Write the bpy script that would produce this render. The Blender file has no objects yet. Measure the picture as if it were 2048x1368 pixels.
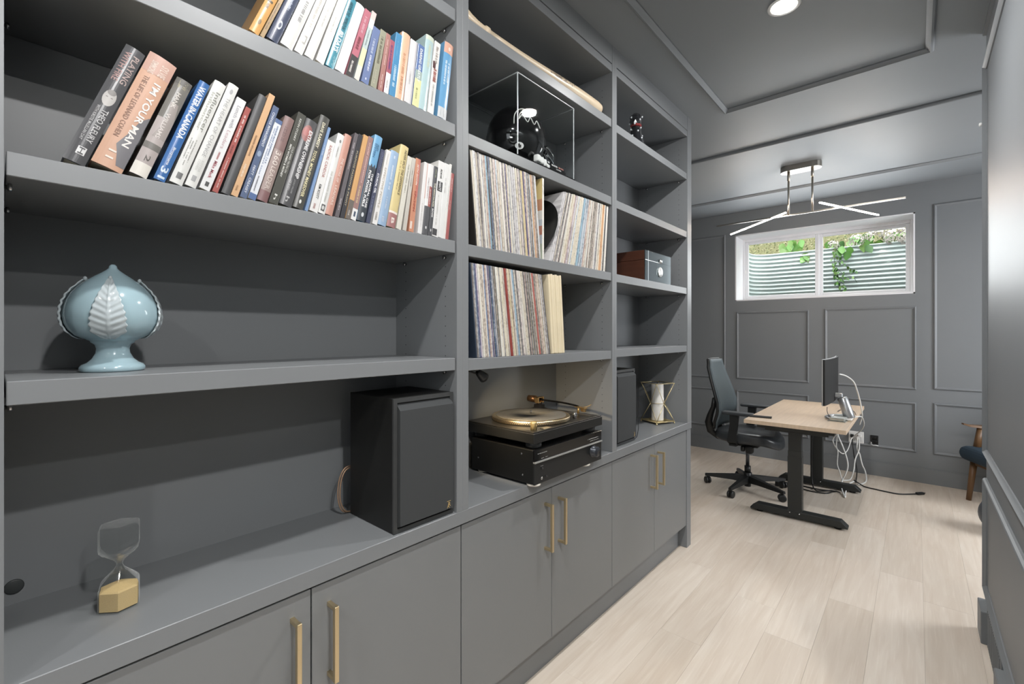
import bpy, bmesh, math, random
from mathutils import Vector, Matrix
random.seed(7)
PI = math.pi
SC = bpy.context.scene
COL = SC.collection

# ------------------------------------------------------------------ camera, world, lights, exposure
cam = bpy.data.cameras.new('camera')
cam.lens = 16.084; cam.sensor_width = 36.0; cam.shift_y = -0.0083; cam.clip_start = 0.02
cam_o = bpy.data.objects.new('camera', cam); COL.objects.link(cam_o)
cam_o.location = (1.086, 0.0, 1.36); cam_o.rotation_euler = (PI / 2, 0, math.radians(41.482))
SC.camera = cam_o
SC.view_settings.view_transform = 'Standard'; SC.view_settings.look = 'None'
SC.view_settings.gamma = 1.0; SC.view_settings.use_curve_mapping = False
SC.view_settings.exposure = 0.0

world = bpy.data.worlds.new('world'); SC.world = world; world.use_nodes = True
wn = world.node_tree; wn.nodes.clear()
w_out = wn.nodes.new('ShaderNodeOutputWorld'); w_bg = wn.nodes.new('ShaderNodeBackground')
w_sky = wn.nodes.new('ShaderNodeTexSky'); w_sky.sky_type = 'HOSEK_WILKIE'
w_sky.sun_direction = (0.25, 0.3, 0.9); w_sky.turbidity = 6.0
w_mix = wn.nodes.new('ShaderNodeMix'); w_mix.data_type = 'RGBA'
w_mix.inputs[0].default_value = 0.75
wn.links.new(w_sky.outputs[0], w_mix.inputs[6]); w_mix.inputs[7].default_value = (1.0, 1.0, 0.98, 1)
wn.links.new(w_mix.outputs[2], w_bg.inputs[0]); w_bg.inputs[1].default_value = 11
wn.links.new(w_bg.outputs[0], w_out.inputs[0])

def area_light(name, loc, power, size, rot=(0, 0, 0), color=(1, .99, .98), shape='DISK', size_y=None, spread=180):
    l = bpy.data.lights.new(name, 'AREA'); l.energy = power; l.shape = shape; l.size = size
    if size_y: l.size_y = size_y
    l.color = color; l.spread = math.radians(spread)
    o = bpy.data.objects.new(name, l); COL.objects.link(o); o.location = loc; o.rotation_euler = rot
    return o
CEIL = 2.734
DOWN = [(0.67, 2.19), (0.67, 0.55), (1.85, 0.25), (0.67, -1.1), (1.85, -1.4), (2.9, 0.3)]
DOWN_W = [25, 22, 42, 15, 20, 26]
for (x, y), p in zip(DOWN, DOWN_W):
    area_light('downlight_lamp', (x, y, CEIL - .014), p, .085)
# daylight lamp in the window opening, and unseen fill lamps added around it
area_light('upward_fill', (1.15, -.35, 1.75), 15, .5, (math.radians(172), 0, 0), (1, .99, .98))  # unseen upward lamp added to brighten the ceiling
area_light('window_daylight', (.305, 5.594, 2.10), 22, 1.45, (-PI / 2, 0, 0), (.95, .98, 1), 'RECTANGLE', .66)
area_light('rear_fill', (1.6, -3.2, 1.5), 26, 2.4, (PI / 2, 0, 0), (.93, .97, 1), 'RECTANGLE', 1.5)  # added soft fill behind the camera, no opening built there
area_light('east_fill', (3.1, 4.3, 1.6), 78, 1.4, (0, PI / 2, 0), (.95, .97, 1), 'RECTANGLE', 1.3)  # unseen side fill added to brighten the desk end

# ------------------------------------------------------------------ materials
def lin(c): return c / 12.92 if c <= .04045 else ((c + .055) / 1.055) ** 2.4
def C(h): return tuple(lin(int(h[i:i + 2], 16) / 255) for i in (0, 2, 4)) + (1,)
_m = {}
def mat(name, col, rough=.5, metal=0., vary=.06, nscale=40., bump=0., coat=0., stretch=(1, 1, 1), spec=.5, trans=0., ior=1.45, emit=None, estr=0., rand=0., rough_vary=0.):
    if name in _m: return _m[name]
    m = bpy.data.materials.new(name); m.use_nodes = True
    nt = m.node_tree; N = nt.nodes; L = nt.links; b = N['Principled BSDF']
    if isinstance(col, str): col = C(col)
    tc = N.new('ShaderNodeTexCoord'); mp = N.new('ShaderNodeMapping'); mp.inputs[3].default_value = stretch
    L.new(tc.outputs['Object'], mp.inputs[0])
    nz = N.new('ShaderNodeTexNoise'); nz.inputs['Scale'].default_value = nscale; nz.inputs['Detail'].default_value = 4
    L.new(mp.outputs[0], nz.inputs['Vector'])
    mr = N.new('ShaderNodeMapRange'); mr.inputs[3].default_value = 1 - vary; mr.inputs[4].default_value = 1 + vary
    L.new(nz.outputs[0], mr.inputs[0])
    mul = N.new('ShaderNodeMix'); mul.data_type = 'RGBA'; mul.blend_type = 'MULTIPLY'; mul.inputs[0].default_value = 1
    mul.inputs[6].default_value = col
    L.new(mr.outputs[0], mul.inputs[7])
    out = mul.outputs[2]
    if rand:
        oi = N.new('ShaderNodeObjectInfo'); r2 = N.new('ShaderNodeMapRange')
        r2.inputs[3].default_value = 1 - rand; r2.inputs[4].default_value = 1 + rand
        L.new(oi.outputs['Random'], r2.inputs[0])
        m2 = N.new('ShaderNodeMix'); m2.data_type = 'RGBA'; m2.blend_type = 'MULTIPLY'; m2.inputs[0].default_value = 1
        L.new(out, m2.inputs[6]); L.new(r2.outputs[0], m2.inputs[7]); out = m2.outputs[2]
    L.new(out, b.inputs['Base Color'])
    b.inputs['Roughness'].default_value = rough; b.inputs['Metallic'].default_value = metal
    b.inputs['Specular IOR Level'].default_value = spec; b.inputs['IOR'].default_value = ior
    b.inputs['Coat Weight'].default_value = coat; b.inputs['Coat Roughness'].default_value = .08
    b.inputs['Transmission Weight'].default_value = trans
    if rough_vary:
        r3 = N.new('ShaderNodeMapRange'); r3.inputs[3].default_value = rough - rough_vary; r3.inputs[4].default_value = rough + rough_vary
        L.new(nz.outputs[0], r3.inputs[0]); L.new(r3.outputs[0], b.inputs['Roughness'])
    if bump:
        bp = N.new('ShaderNodeBump'); bp.inputs['Strength'].default_value = bump; bp.inputs['Distance'].default_value = .002
        L.new(nz.outputs[0], bp.inputs['Height']); L.new(bp.outputs[0], b.inputs['Normal'])
    if emit:
        b.inputs['Emission Color'].default_value = C(emit); b.inputs['Emission Strength'].default_value = estr
    _m[name] = m
    return m

PAINT = mat('charcoal_satin_paint', (.172, .183, .192, 1), .47, vary=.025, nscale=7, bump=.02, spec=.5)
CABPAINT = mat('charcoal_cabinet_lacquer', (.176, .184, .190, 1), .36, vary=.02, nscale=6, bump=.01)
DOORPAINT = mat('charcoal_door_lacquer', (.170, .176, .178, 1), .35, vary=.02, nscale=6, bump=.01)
CEILPAINT = mat('charcoal_ceiling_paint', (.190, .204, .216, 1), .52, vary=.03, nscale=5, bump=.02)
BRASS = mat('brushed_brass', 'd6c4a0', .38, 1., vary=.05, nscale=120, stretch=(1, 1, .05))
NICKEL = mat('brushed_nickel', 'a9a49c', .3, 1., vary=.05, nscale=90)
CHROME = mat('bright_chrome', 'd6d6d6', .12, 1., vary=.03)
STEEL = mat('pin_steel', 'b9b9b9', .25, 1., vary=.05)
BLACKP = mat('black_plastic', '1b1c1c', .42, vary=.06, nscale=200, bump=.03)
BLACKGLOSS = mat('black_gloss', '0a0a0b', .08, vary=.03, coat=.4)
BLACKMETAL = mat('black_powder_steel', '232524', .45, vary=.08, nscale=300, bump=.05)
WHITEP = mat('white_plastic', 'e4e4e2', .35, vary=.02)
WHITEPAINT = mat('white_frame_paint', 'dcdcdf', .35, vary=.015)
GLASS = mat('clear_glass', 'ffffff', .0, vary=0, trans=1., ior=1.45)

def thin_glass(name, tint, amount, rough=.02, rim=0.):
    m = bpy.data.materials.new(name); m.use_nodes = True; nt = m.node_tree; nt.nodes.clear()
    o = nt.nodes.new('ShaderNodeOutputMaterial'); mx = nt.nodes.new('ShaderNodeMixShader')
    t = nt.nodes.new('ShaderNodeBsdfTransparent'); t.inputs[0].default_value = C(tint)
    g = nt.nodes.new('ShaderNodeBsdfGlossy'); g.inputs['Roughness'].default_value = rough
    f = nt.nodes.new('ShaderNodeFresnel'); f.inputs[0].default_value = 1.45
    ml = nt.nodes.new('ShaderNodeMath'); ml.operation = 'MULTIPLY'; ml.inputs[1].default_value = amount
    ge = nt.nodes.new('ShaderNodeNewGeometry'); inv = nt.nodes.new('ShaderNodeMath'); inv.operation = 'SUBTRACT'; inv.inputs[0].default_value = 1
    nt.links.new(ge.outputs['Backfacing'], inv.inputs[1]); m2 = nt.nodes.new('ShaderNodeMath'); m2.operation = 'MULTIPLY'; m2.use_clamp = True
    nt.links.new(f.outputs[0], ml.inputs[0]); nt.links.new(ml.outputs[0], m2.inputs[0]); nt.links.new(inv.outputs[0], m2.inputs[1]); nt.links.new(m2.outputs[0], mx.inputs[0])
    nt.links.new(t.outputs[0], mx.inputs[1]); nt.links.new(g.outputs[0], mx.inputs[2]); nt.links.new(mx.outputs[0], o.inputs[0])
    if rim:   # pale diffuse edges painted in place of bright reflections on the glass
        lw = nt.nodes.new('ShaderNodeLayerWeight'); lw.inputs[0].default_value = .5; pw = nt.nodes.new('ShaderNodeMath'); pw.operation = 'POWER'; pw.inputs[1].default_value = 3
        rm = nt.nodes.new('ShaderNodeMath'); rm.operation = 'MULTIPLY'; rm.inputs[1].default_value = rim
        df = nt.nodes.new('ShaderNodeBsdfDiffuse'); df.inputs[0].default_value = (.75, .77, .76, 1); m3 = nt.nodes.new('ShaderNodeMixShader')
        nt.links.new(lw.outputs['Facing'], pw.inputs[0]); nt.links.new(pw.outputs[0], rm.inputs[0]); nt.links.new(rm.outputs[0], m3.inputs[0])
        nt.links.new(mx.outputs[0], m3.inputs[1]); nt.links.new(df.outputs[0], m3.inputs[2]); nt.links.new(m3.outputs[0], o.inputs[0])
    return m
PANE = thin_glass('window_pane_glass', 'f8fbfa', .12)
LANTERN_GLASS = thin_glass('lantern_glass', 'ffffff', .6)
ACRYLIC = thin_glass('acrylic_sheet', 'fcfdfd', .8)
THINGLASS = thin_glass('blown_glass', 'fbfcfb', 2.2, .03, .6)

# ------------------------------------------------------------------ mesh helpers
class MB:
    def __init__(s): s.bm = bmesh.new()
    def face(s, co, smooth=False):
        f = s.bm.faces.new([s.bm.verts.new(c) for c in co]); f.smooth = smooth; return s
    def box(s, x0, x1, y0, y1, z0, z1, bev=0., seg=1, M=None):
        t = bmesh.new()
        v = [t.verts.new((x, y, z)) for x in (x0, x1) for y in (y0, y1) for z in (z0, z1)]
        for q in ((0, 1, 3, 2), (4, 6, 7, 5), (0, 4, 5, 1), (2, 3, 7, 6), (0, 2, 6, 4), (1, 5, 7, 3)):
            t.faces.new([v[i] for i in q])
        if bev: bmesh.ops.bevel(t, geom=t.edges[:], offset=bev, segments=seg, affect='EDGES', profile=.5)
        return s.join(t, M)
    def join(s, t, M=None):
        bmesh.ops.recalc_face_normals(t, faces=t.faces[:])
        if M is not None: bmesh.ops.transform(t, matrix=M, verts=t.verts[:])
        m = {v: s.bm.verts.new(v.co) for v in t.verts}
        for f in t.faces:
            g = s.bm.faces.new([m[v] for v in f.verts]); g.smooth = f.smooth
        t.free(); return s
    def lathe(s, prof, n=32, c=(0, 0, 0), M=None, smooth=True):
        t = bmesh.new(); rings = []
        for r, z in prof:
            if r < 1e-6: rings.append([t.verts.new((0, 0, z))])
            else: rings.append([t.verts.new((r * math.cos(2 * PI * i / n), r * math.sin(2 * PI * i / n), z)) for i in range(n)])
        for a, b in zip(rings, rings[1:]):
            for i in range(n):
                j = (i + 1) % n
                q = [a[i % len(a)], a[j % len(a)], b[j % len(b)], b[i % len(b)]]
                u = []
                for w in q:
                    if w not in u: u.append(w)
                if len(u) > 2: t.faces.new(u).smooth = smooth
        for rg, flip in ((rings[0], 1), (rings[-1], 0)):
            if len(rg) > 1: t.faces.new(rg[::-1] if flip else rg)
        T = Matrix.Translation(c)
        return s.join(t, (T @ M) if M is not None else T)
    def cyl(s, c, r, z0, z1, n=24, bev=0., M=None, smooth=True):
        if bev: p = [(r - bev, z0), (r, z0 + bev), (r, z1 - bev), (r - bev, z1)]
        else: p = [(r, z0), (r, z1)]
        return s.lathe(p, n, c, M, smooth)
    def rod(s, a, b, r, n=10, r2=None):
        a = Vector(a); b = Vector(b); d = b - a
        M = Matrix.Translation(a) @ d.to_track_quat('Z', 'Y').to_matrix().to_4x4()
        return s.lathe([(r, 0), (r2 if r2 is not None else r, d.length)], n, (0, 0, 0), M)
    def tube(s, pts, r, n=8, sub=5, closed=False):
        P = [Vector(p) for p in pts]; out = []
        if sub > 1 and len(P) > 2:
            for i in range(len(P) - 1):
                p0 = P[max(i - 1, 0)]; p1 = P[i]; p2 = P[i + 1]; p3 = P[min(i + 2, len(P) - 1)]
                for k in range(sub):
                    t = k / sub
                    out.append(.5 * ((2 * p1) + (p2 - p0) * t + (2 * p0 - 5 * p1 + 4 * p2 - p3) * t * t + (3 * p1 - p0 - 3 * p2 + p3) * t ** 3))
            out.append(P[-1])
        else: out = P
        t = bmesh.new(); rings = []; up = None
        for i, p in enumerate(out):
            d = (out[min(i + 1, len(out) - 1)] - out[max(i - 1, 0)]).normalized()
            if up is None:
                up = d.orthogonal().normalized()
            else:
                up = (up - d * up.dot(d))
                up = up.normalized() if up.length > 1e-6 else d.orthogonal().normalized()
            sd = d.cross(up); rr = r[i * (len(r) - 1) // max(len(out) - 1, 1)] if isinstance(r, (list, tuple)) else r
            rings.append([t.verts.new(p + (up * math.cos(2 * PI * k / n) + sd * math.sin(2 * PI * k / n)) * rr) for k in range(n)])
        for a, b in zip(rings, rings[1:]):
            for k in range(n):
                t.faces.new((a[k], a[(k + 1) % n], b[(k + 1) % n], b[k])).smooth = True
        t.faces.new(rings[0][::-1]); t.faces.new(rings[-1])
        return s.join(t)
    def prism(s, poly, axis, a0, a1, bev=0., M=None, smooth=False):
        """poly: 2-D outline in the two other axes (in xyz order), extruded along axis"""
        t = bmesh.new()
        def mk(p, a):
            q = list(p); q.insert(axis, a); return q
        A = [t.verts.new(mk(p, a0)) for p in poly]; B = [t.verts.new(mk(p, a1)) for p in poly]
        t.faces.new(A); t.faces.new(B[::-1]); n = len(A)
        for i in range(n): t.faces.new((A[i], B[i], B[(i + 1) % n], A[(i + 1) % n])).smooth = smooth
        if bev: bmesh.ops.bevel(t, geom=t.edges[:], offset=bev, segments=1, affect='EDGES')
        return s.join(t, M)
    def sphere(s, c, r, n=20, m=12, sc=(1, 1, 1), M=None):
        t = bmesh.new(); bmesh.ops.create_uvsphere(t, u_segments=n, v_segments=m, radius=r)
        for f in t.faces: f.smooth = True
        T = Matrix.Translation(c) @ (M if M is not None else Matrix()) @ Matrix.Diagonal((*sc, 1))
        return s.join(t, T)
    def grid(s, rows, smooth=True, closed=False):
        V = [[s.bm.verts.new(p) for p in r] for r in rows]
        for a, b in zip(V, V[1:]):
            n = len(a)
            for k in range(n if closed else n - 1):
                f = s.bm.faces.new((a[k], a[(k + 1) % n], b[(k + 1) % n], b[k])); f.smooth = smooth
        return s
    def mesh(s, name, m=None):
        me = bpy.data.meshes.new(name); s.bm.to_mesh(me); s.bm.free()
        if m: me.materials.append(m)
        return me
    def build(s, name, m, parent=None, loc=None, kind=None):
        return link(name, s.mesh(name, m), parent, loc, kind)

def link(name, me, parent=None, loc=None, kind=None):
    o = bpy.data.objects.new(name, me); COL.objects.link(o)
    if loc: o.location = loc
    if parent: o.parent = parent
    if kind: o['kind'] = kind
    return o
def tag(o, label, cat, group=None):
    o['label'] = label; o['category'] = cat
    if group: o['group'] = group
    return o
def thing(name, label, cat, loc=(0, 0, 0), rot=(0, 0, 0), group=None):
    o = bpy.data.objects.new(name, None); COL.objects.link(o); o.location = loc; o.rotation_euler = rot
    o.empty_display_size = .05
    return tag(o, label, cat, group)
def copy_tree(o, parent=None):
    c = o.copy(); COL.objects.link(c); c.parent = parent
    for k in [x for x in KIDS.get(o.name, [])]: copy_tree(k, c)
    return c
KIDS = {}
def slice_flat(t, n=8):
    """cut a flat unit-square figure into strips so that it can follow a rounded spine"""
    for k in range(1, n):
        bmesh.ops.bisect_plane(t, geom=t.verts[:] + t.edges[:] + t.faces[:], plane_co=(0, k / n, 0), plane_no=(0, 1, 0))
def flat_figure(pts):
    t = bmesh.new(); t.faces.new([t.verts.new((x, y, 0)) for x, y in pts]); slice_flat(t, 10)
    me = bpy.data.meshes.new('figure'); t.to_mesh(me); t.free(); return me
def unit_text(s, bold=0.):
    c = bpy.data.curves.new('lettering', 'FONT'); c.body = s; c.size = 1; c.resolution_u = 2; c.offset = bold
    o = bpy.data.objects.new('lettering', c); me = bpy.data.meshes.new_from_object(o)
    xs = [v.co.x for v in me.vertices]; ys = [v.co.y for v in me.vertices]
    x0, x1, y0, y1 = min(xs), max(xs), min(ys), max(ys)
    for v in me.vertices: v.co = ((v.co.x - x0) / (x1 - x0), (v.co.y - y0) / (y1 - y0), 0)
    bpy.data.objects.remove(o); bpy.data.curves.remove(c)
    me.materials.clear()
    t = bmesh.new(); t.from_mesh(me); slice_flat(t); t.to_mesh(me); t.free()
    return me
def moulding(u0, u1, v0, v1, place, w=.024, d=.013, ends=True):
    """mitred panel moulding: rectangle in (u,v), profile standing proud; place(u,v,n)->xyz"""
    b = MB()
    prof = [(0, 0), (0, d * .45), (w * .18, d * .85), (w * .42, d), (w * .62, d * .72), (w * .8, d * .5), (w, d * .3), (w, 0)]
    rows = []
    for i, h in prof:
        rows.append([place(u0 + i, v0 + i, h), place(u1 - i, v0 + i, h), place(u1 - i, v1 - i, h), place(u0 + i, v1 - i, h)])
    b.grid(rows, smooth=False, closed=True)
    bmesh.ops.recalc_face_normals(b.bm, faces=b.bm.faces[:])
    return b

# ------------------------------------------------------------------ room shell
BY = 5.6                      # window wall
RX = 1.325                    # short return wall on the right
fl = MB().box(-1.9, 3.4, -3.6, BY + .3, -.08, -.004).build('floor', mat('subfloor', '8a8072', .6), kind='structure')

def plank_material():
    m = bpy.data.materials.new('pale_oak_vinyl'); m.use_nodes = True; nt = m.node_tree; N = nt.nodes; L = nt.links
    b = N['Principled BSDF']
    tc = N.new('ShaderNodeTexCoord'); oi = N.new('ShaderNodeObjectInfo')
    off = N.new('ShaderNodeVectorMath'); off.operation = 'SCALE'; off.inputs[3].default_value = 37.0
    cx = N.new('ShaderNodeCombineXYZ'); L.new(oi.outputs['Random'], cx.inputs[0]); L.new(oi.outputs['Random'], cx.inputs[1])
    L.new(cx.outputs[0], off.inputs[0])
    ad = N.new('ShaderNodeVectorMath'); L.new(tc.outputs['Object'], ad.inputs[0]); L.new(off.outputs[0], ad.inputs[1])
    mp = N.new('ShaderNodeMapping'); mp.inputs[3].default_value = (16, 1.3, 1); L.new(ad.outputs[0], mp.inputs[0])
    n1 = N.new('ShaderNodeTexNoise'); n1.inputs['Scale'].default_value = 1.6; n1.inputs['Detail'].default_value = 6; n1.inputs['Distortion'].default_value = .8
    L.new(mp.outputs[0], n1.inputs['Vector'])
    mp2 = N.new('ShaderNodeMapping'); mp2.inputs[3].default_value = (90, 3, 1); L.new(ad.outputs[0], mp2.inputs[0])
    n2 = N.new('ShaderNodeTexNoise'); n2.inputs['Scale'].default_value = 1.5; n2.inputs['Detail'].default_value = 3; L.new(mp2.outputs[0], n2.inputs['Vector'])
    r1 = N.new('ShaderNodeValToRGB'); e = r1.color_ramp.elements
    e[0].position = .3; e[0].color = C('c8bcae'); e[1].position = .72; e[1].color = C('d5ccc0')
    L.new(n1.outputs[0], r1.inputs[0])
    r2 = N.new('ShaderNodeMapRange'); r2.inputs[1].default_value = .55; r2.inputs[2].default_value = .75; r2.inputs[3].default_value = 0; r2.inputs[4].default_value = .3
    L.new(n2.outputs[0], r2.inputs[0])
    mx = N.new('ShaderNodeMix'); mx.data_type = 'RGBA'; L.new(r2.outputs[0], mx.inputs[0]); L.new(r1.outputs[0], mx.inputs[6]); mx.inputs[7].default_value = C('e8e2d8')
    r3 = N.new('ShaderNodeValToRGB'); f = r3.color_ramp.elements
    f[0].color = (.90, .87, .835, 1); f[1].color = (1.02, 1.01, 1.0, 1); L.new(oi.outputs['Random'], r3.inputs[0])
    m2 = N.new('ShaderNodeMix'); m2.data_type = 'RGBA'; m2.blend_type = 'MULTIPLY'; m2.inputs[0].default_value = 1
    L.new(mx.outputs[2], m2.inputs[6]); L.new(r3.outputs[0], m2.inputs[7])
    L.new(m2.outputs[2], b.inputs['Base Color']); b.inputs['Roughness'].default_value = .44
    bp = N.new('ShaderNodeBump'); bp.inputs['Strength'].default_value = .08; bp.inputs['Distance'].default_value = .001
    L.new(n2.outputs[0], bp.inputs['Height']); L.new(bp.outputs[0], b.inputs['Normal'])
    return m
PLANK = plank_material()
PW, PL = .182, 1.22
plank_me = MB().box(.0002, PW - .0002, .0002, PL - .0002, -.004, 0, .0003).mesh('plank', PLANK)
for i in range(-7, 10):
    x = .02 + i * PW; off = (i * .447 + .13 * (i % 3)) % 1 * PL
    y = .3 - off
    while y < BY:
        vis = y + PL > .6 and ((x + PW > -.05 and x < 1.34) or y + PL > 2.9) and (x > -1.2 and x < 1.62)
        if vis:
            if y + PL <= BY + .2: link('plank', plank_me, fl, (x, y, 0))
            else: link('plank', MB().box(.0004, PW - .0004, .0004, BY + .1 - y, -.004, 0, .0006).mesh('plank', PLANK), fl, (x, y, 0))
        y += PL
MB().box(-1.9, 3.4, -3.6, BY + .3, CEIL, CEIL + .1).build('ceiling', CEILPAINT, kind='structure')
# window wall with the opening
WX0, WX1, WZ0, WZ1 = -.465, 1.076, 1.729, 2.474
bw = MB()
TH = .36
bw.box(-1.9, WX0, BY, BY + TH, 0, CEIL); bw.box(WX1, 3.4, BY, BY + TH, 0, CEIL)
bw.box(WX0, WX1, BY, BY + TH, 0, WZ0); bw.box(WX0, WX1, BY, BY + TH, WZ1, CEIL)
wall_back = bw.build('wall_back', PAINT, kind='structure')
wall_left = MB().box(-1.9, -1.75, 2.95, BY, 0, CEIL).box(-1.9, -.36, 2.86, 2.9395, 0, CEIL).box(-.42, -.345, -3.6, 2.9395, 0, CEIL).build('wall_left', PAINT, kind='structure')
wall_right = MB().box(RX, RX + .16, 1.25, 3.0, 0, CEIL).build('wall_right', PAINT, kind='structure')
MB().box(3.2, 3.4, -3.6, BY, 0, CEIL).build('wall_east', PAINT, kind='structure')
MB().box(-.42, 3.4, -3.75, -3.6, 0, CEIL).build('wall_rear', PAINT, kind='structure')
onback = lambda u, v, n: (u, BY - n, v)
onright = lambda u, v, n: (RX - n, u, v)
onceil = lambda u, v, n: (u, v, CEIL - n)
for (u0, u1, v0, v1) in ((-1.3, -.569, .842, 2.499), (-1.3, -.569, .272, .72), (-.45, .25, .847, 1.605), (.384, 1.085, .843, 1.612),
                         (-.45, .25, .272, .72), (.384, 1.085, .27, .727), (1.2, 1.9, .856, 2.522), (1.2, 1.9, .272, .735)):
    moulding(u0, u1, v0, v1, onback).build('panel_moulding', PAINT, wall_back)
for (u0, u1, v0, v1) in ((1.45, 2.985, .812, 2.578), (1.45, 2.985, .2, .704)):
    moulding(u0, u1, v0, v1, onright, .024, .016).build('panel_moulding', PAINT, wall_right)
MB().box(RX - .012, RX, 1.25, 3.0, CEIL - .014, CEIL).build('cove_strip', PAINT, wall_right)
n = 1
for (u0, u1, v0, v1) in ((.19, 1.15, -2.2, 3.0), (-1.2, 2.6, 3.69, 4.985)):
    moulding(u0, u1, v0, v1, onceil, .032, .02).build('trim_%d' % n, CEILPAINT, kind='structure'); n += 1
MB().box(-1.75, 3.2, BY - .014, BY, 0, .128).box(-1.75, 3.2, BY - .009, BY, .128, .138).build('baseboard_back', PAINT, kind='structure')
# right wall skirting: short piece at the corner, gap with a grille, then the next piece
MB().box(RX - .028, RX + .001, 2.865, 3.012, 0, .142, .003).build('baseboard_right', PAINT, kind='structure')
MB().box(RX - .028, RX + .001, 1.25, 2.42, 0, .142, .004).build('baseboard_right', PAINT, kind='structure')
gr = thing('air_grille', 'dark low air grille set between two skirting pieces', 'vent', (RX - .005, 2.64, 0))
MB().box(-.004, .004, -.218, .222, .002, .185, .001).build('grille_plate', PAINT, gr)
slot = MB().box(-.0065, -.004, -.003, .003, .02, .165).mesh('louver', PAINT)
for k in range(18): link('louver', slot, gr, (0, -.19 + k * .0225, 0))
hk = thing('wall_hook', 'tiny white knob fixed high at the end of the short wall', 'hook', (RX, 2.985, 2.315))
MB().lathe([(.009, 0), (.009, .004), (.004, .006), (.004, .014), (.009, .018), (.008, .024), (0, .026)], 14, M=Matrix.Rotation(-PI / 2, 4, 'Y')).build('knob', WHITEP, hk)

# ------------------------------------------------------------------ bookcase
D = -.33
BAYS = [(.010, .966), (1.016, 1.950), (1.993, 2.905)]
EDGES = [(-.015, .991), (.991, 1.9715), (1.9715, 2.972)]
SHELVES = [(1.283, 1.652, 2.019, 2.383), (1.278, 1.650, 2.011, 2.383), (1.284, 1.648, 2.006, 2.374)]
BCLAB = ['grey open bookcase bay holding the two rows of books', 'grey open bookcase bay holding records and the turntable', 'narrow looking grey bookcase bay beside the desk area with mostly bare shelves']
pin_me = MB().lathe([(.004, 0), (.004, .004), (.0065, .0045), (.0065, .009), (.004, .010)], 10, M=Matrix.Rotation(-PI / 2, 4, 'X')).mesh('shelf_pin', STEEL)
for bi, ((a, b), (e0, e1), zs) in enumerate(zip(BAYS, EDGES, SHELVES)):
    u = thing('bookcase_unit', BCLAB[bi], 'bookcase', (0, 0, .794))
    Z = .794
    MB().box(D, 0, e0, a, 0, CEIL - Z, .0005).build('side_panel', CABPAINT, u)
    MB().box(D, 0, b, e1, 0, CEIL - Z, .0005).build('side_panel', CABPAINT, u)
    MB().box(D - .012, D, e0, e1, 0, CEIL - Z).build('back_panel', CABPAINT, u)
    MB().box(D, -.0015, a, b, 2.607 - Z, 2.643 - Z, .001).build('top_board', CABPAINT, u)
    MB().box(-.03, -.001, a, b, 2.6475 - Z, CEIL - Z, .0008).build('crown_filler', CABPAINT, u)
    for z in zs:
        MB().box(D + .002, -.003, a + .002, b - .004, z - .039 - Z, z - Z, .0012).build('shelf', CABPAINT, u)
        for px in (-.055, -.27):
            for sd in (0, 1):
                p = link('shelf_pin', pin_me, u, (px, a if not sd else b, z - .047 - Z))
                if sd: p.rotation_euler = (0, 0, PI)
    # rows of drilled pin holes on both cheeks
    h = MB()
    for yy, sg in ((a + .0004, 1), (b - .0004, -1)):
        for px in (-.055, -.27):
            z = 1.0
            while z < 2.55:
                if min(abs(z - q + .04) for q in zs) > .03:
                    t = [(px + .0021 * math.cos(k * PI / 3), yy, z - Z + .0021 * math.sin(k * PI / 3)) for k in range(6)]
                    h.face(t[::sg])
                z += .032
    h.build('pin_holes', mat('hole_dark', '262828', .8), u, kind='stuff')
gm = MB().lathe([(.015, 0), (.015, .002), (.013, .003), (0, .003)], 20, M=Matrix.Rotation(PI / 2, 4, 'Y')).build('cable_grommet', mat('grommet_grey', '353838', .5), loc=(D, .027, .830))
tag(gm, 'round black cable grommet in the back of the book bay by the hourglass', 'grommet')

ct = MB().box(-.345, 0, -.6, 2.974, .751, .794, .0014).build('countertop', CABPAINT)
tag(ct, 'long continuous grey worktop running along the base cabinets', 'countertop')

handle_me = MB().box(.03, .041, -.0055, .0055, -.0925, .0925, .0008).box(-.001, .031, -.005, .005, .081, .0915, .0006).box(-.001, .031, -.005, .005, -.0915, -.081, .0006).mesh('handle', BRASS)
DOORS = [(-.013, .505, .461), (.508, .990, .5505), (.994, 1.4765, 1.433), (1.4795, 1.960, 1.523), (1.964, 2.4325, 2.389), (2.4355, 2.905, 2.4795)]
BLAB = ['grey base cabinet under the hourglass with two slab doors and brass pulls', 'grey base cabinet under the turntable with two slab doors and brass pulls', 'grey base cabinet under the candle lantern with two slab doors and brass pulls']
for bi, (e0, e1) in enumerate(EDGES):
    u = thing('base_cabinet', BLAB[bi], 'cabinet', (0, e0, 0))
    last = bi == 2
    w = (2.907 if last else e1) - e0
    MB().box(-.33, -.03, 0, .018, .14, .751).box(-.33, -.03, w - .018, w - .0005, .14, .751).box(-.33, -.03, .018, w - .018, .14, .158).box(-.33, -.318, .018, w - .018, .158, .751).box(-.1, -.032, .018, w - .018, .735, .751).build('carcass', CABPAINT, u)
    MB().box(-.075, -.055, 0, w, 0, .14).build('toe_kick', CABPAINT, u)
    for (y0, y1, hy) in DOORS[2 * bi:2 * bi + 2]:
        d = MB().box(-.028, -.008, y0 - e0, y1 - e0, .143, .744, .0014).build('door', DOORPAINT, u)
        h = link('handle', handle_me, d, (-.008, hy - e0, .604))
    if last: MB().box(-.33, -.004, 2.908 - e0, 2.972 - e0, 0, .751, .0014).build('end_panel', CABPAINT, u)

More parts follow.
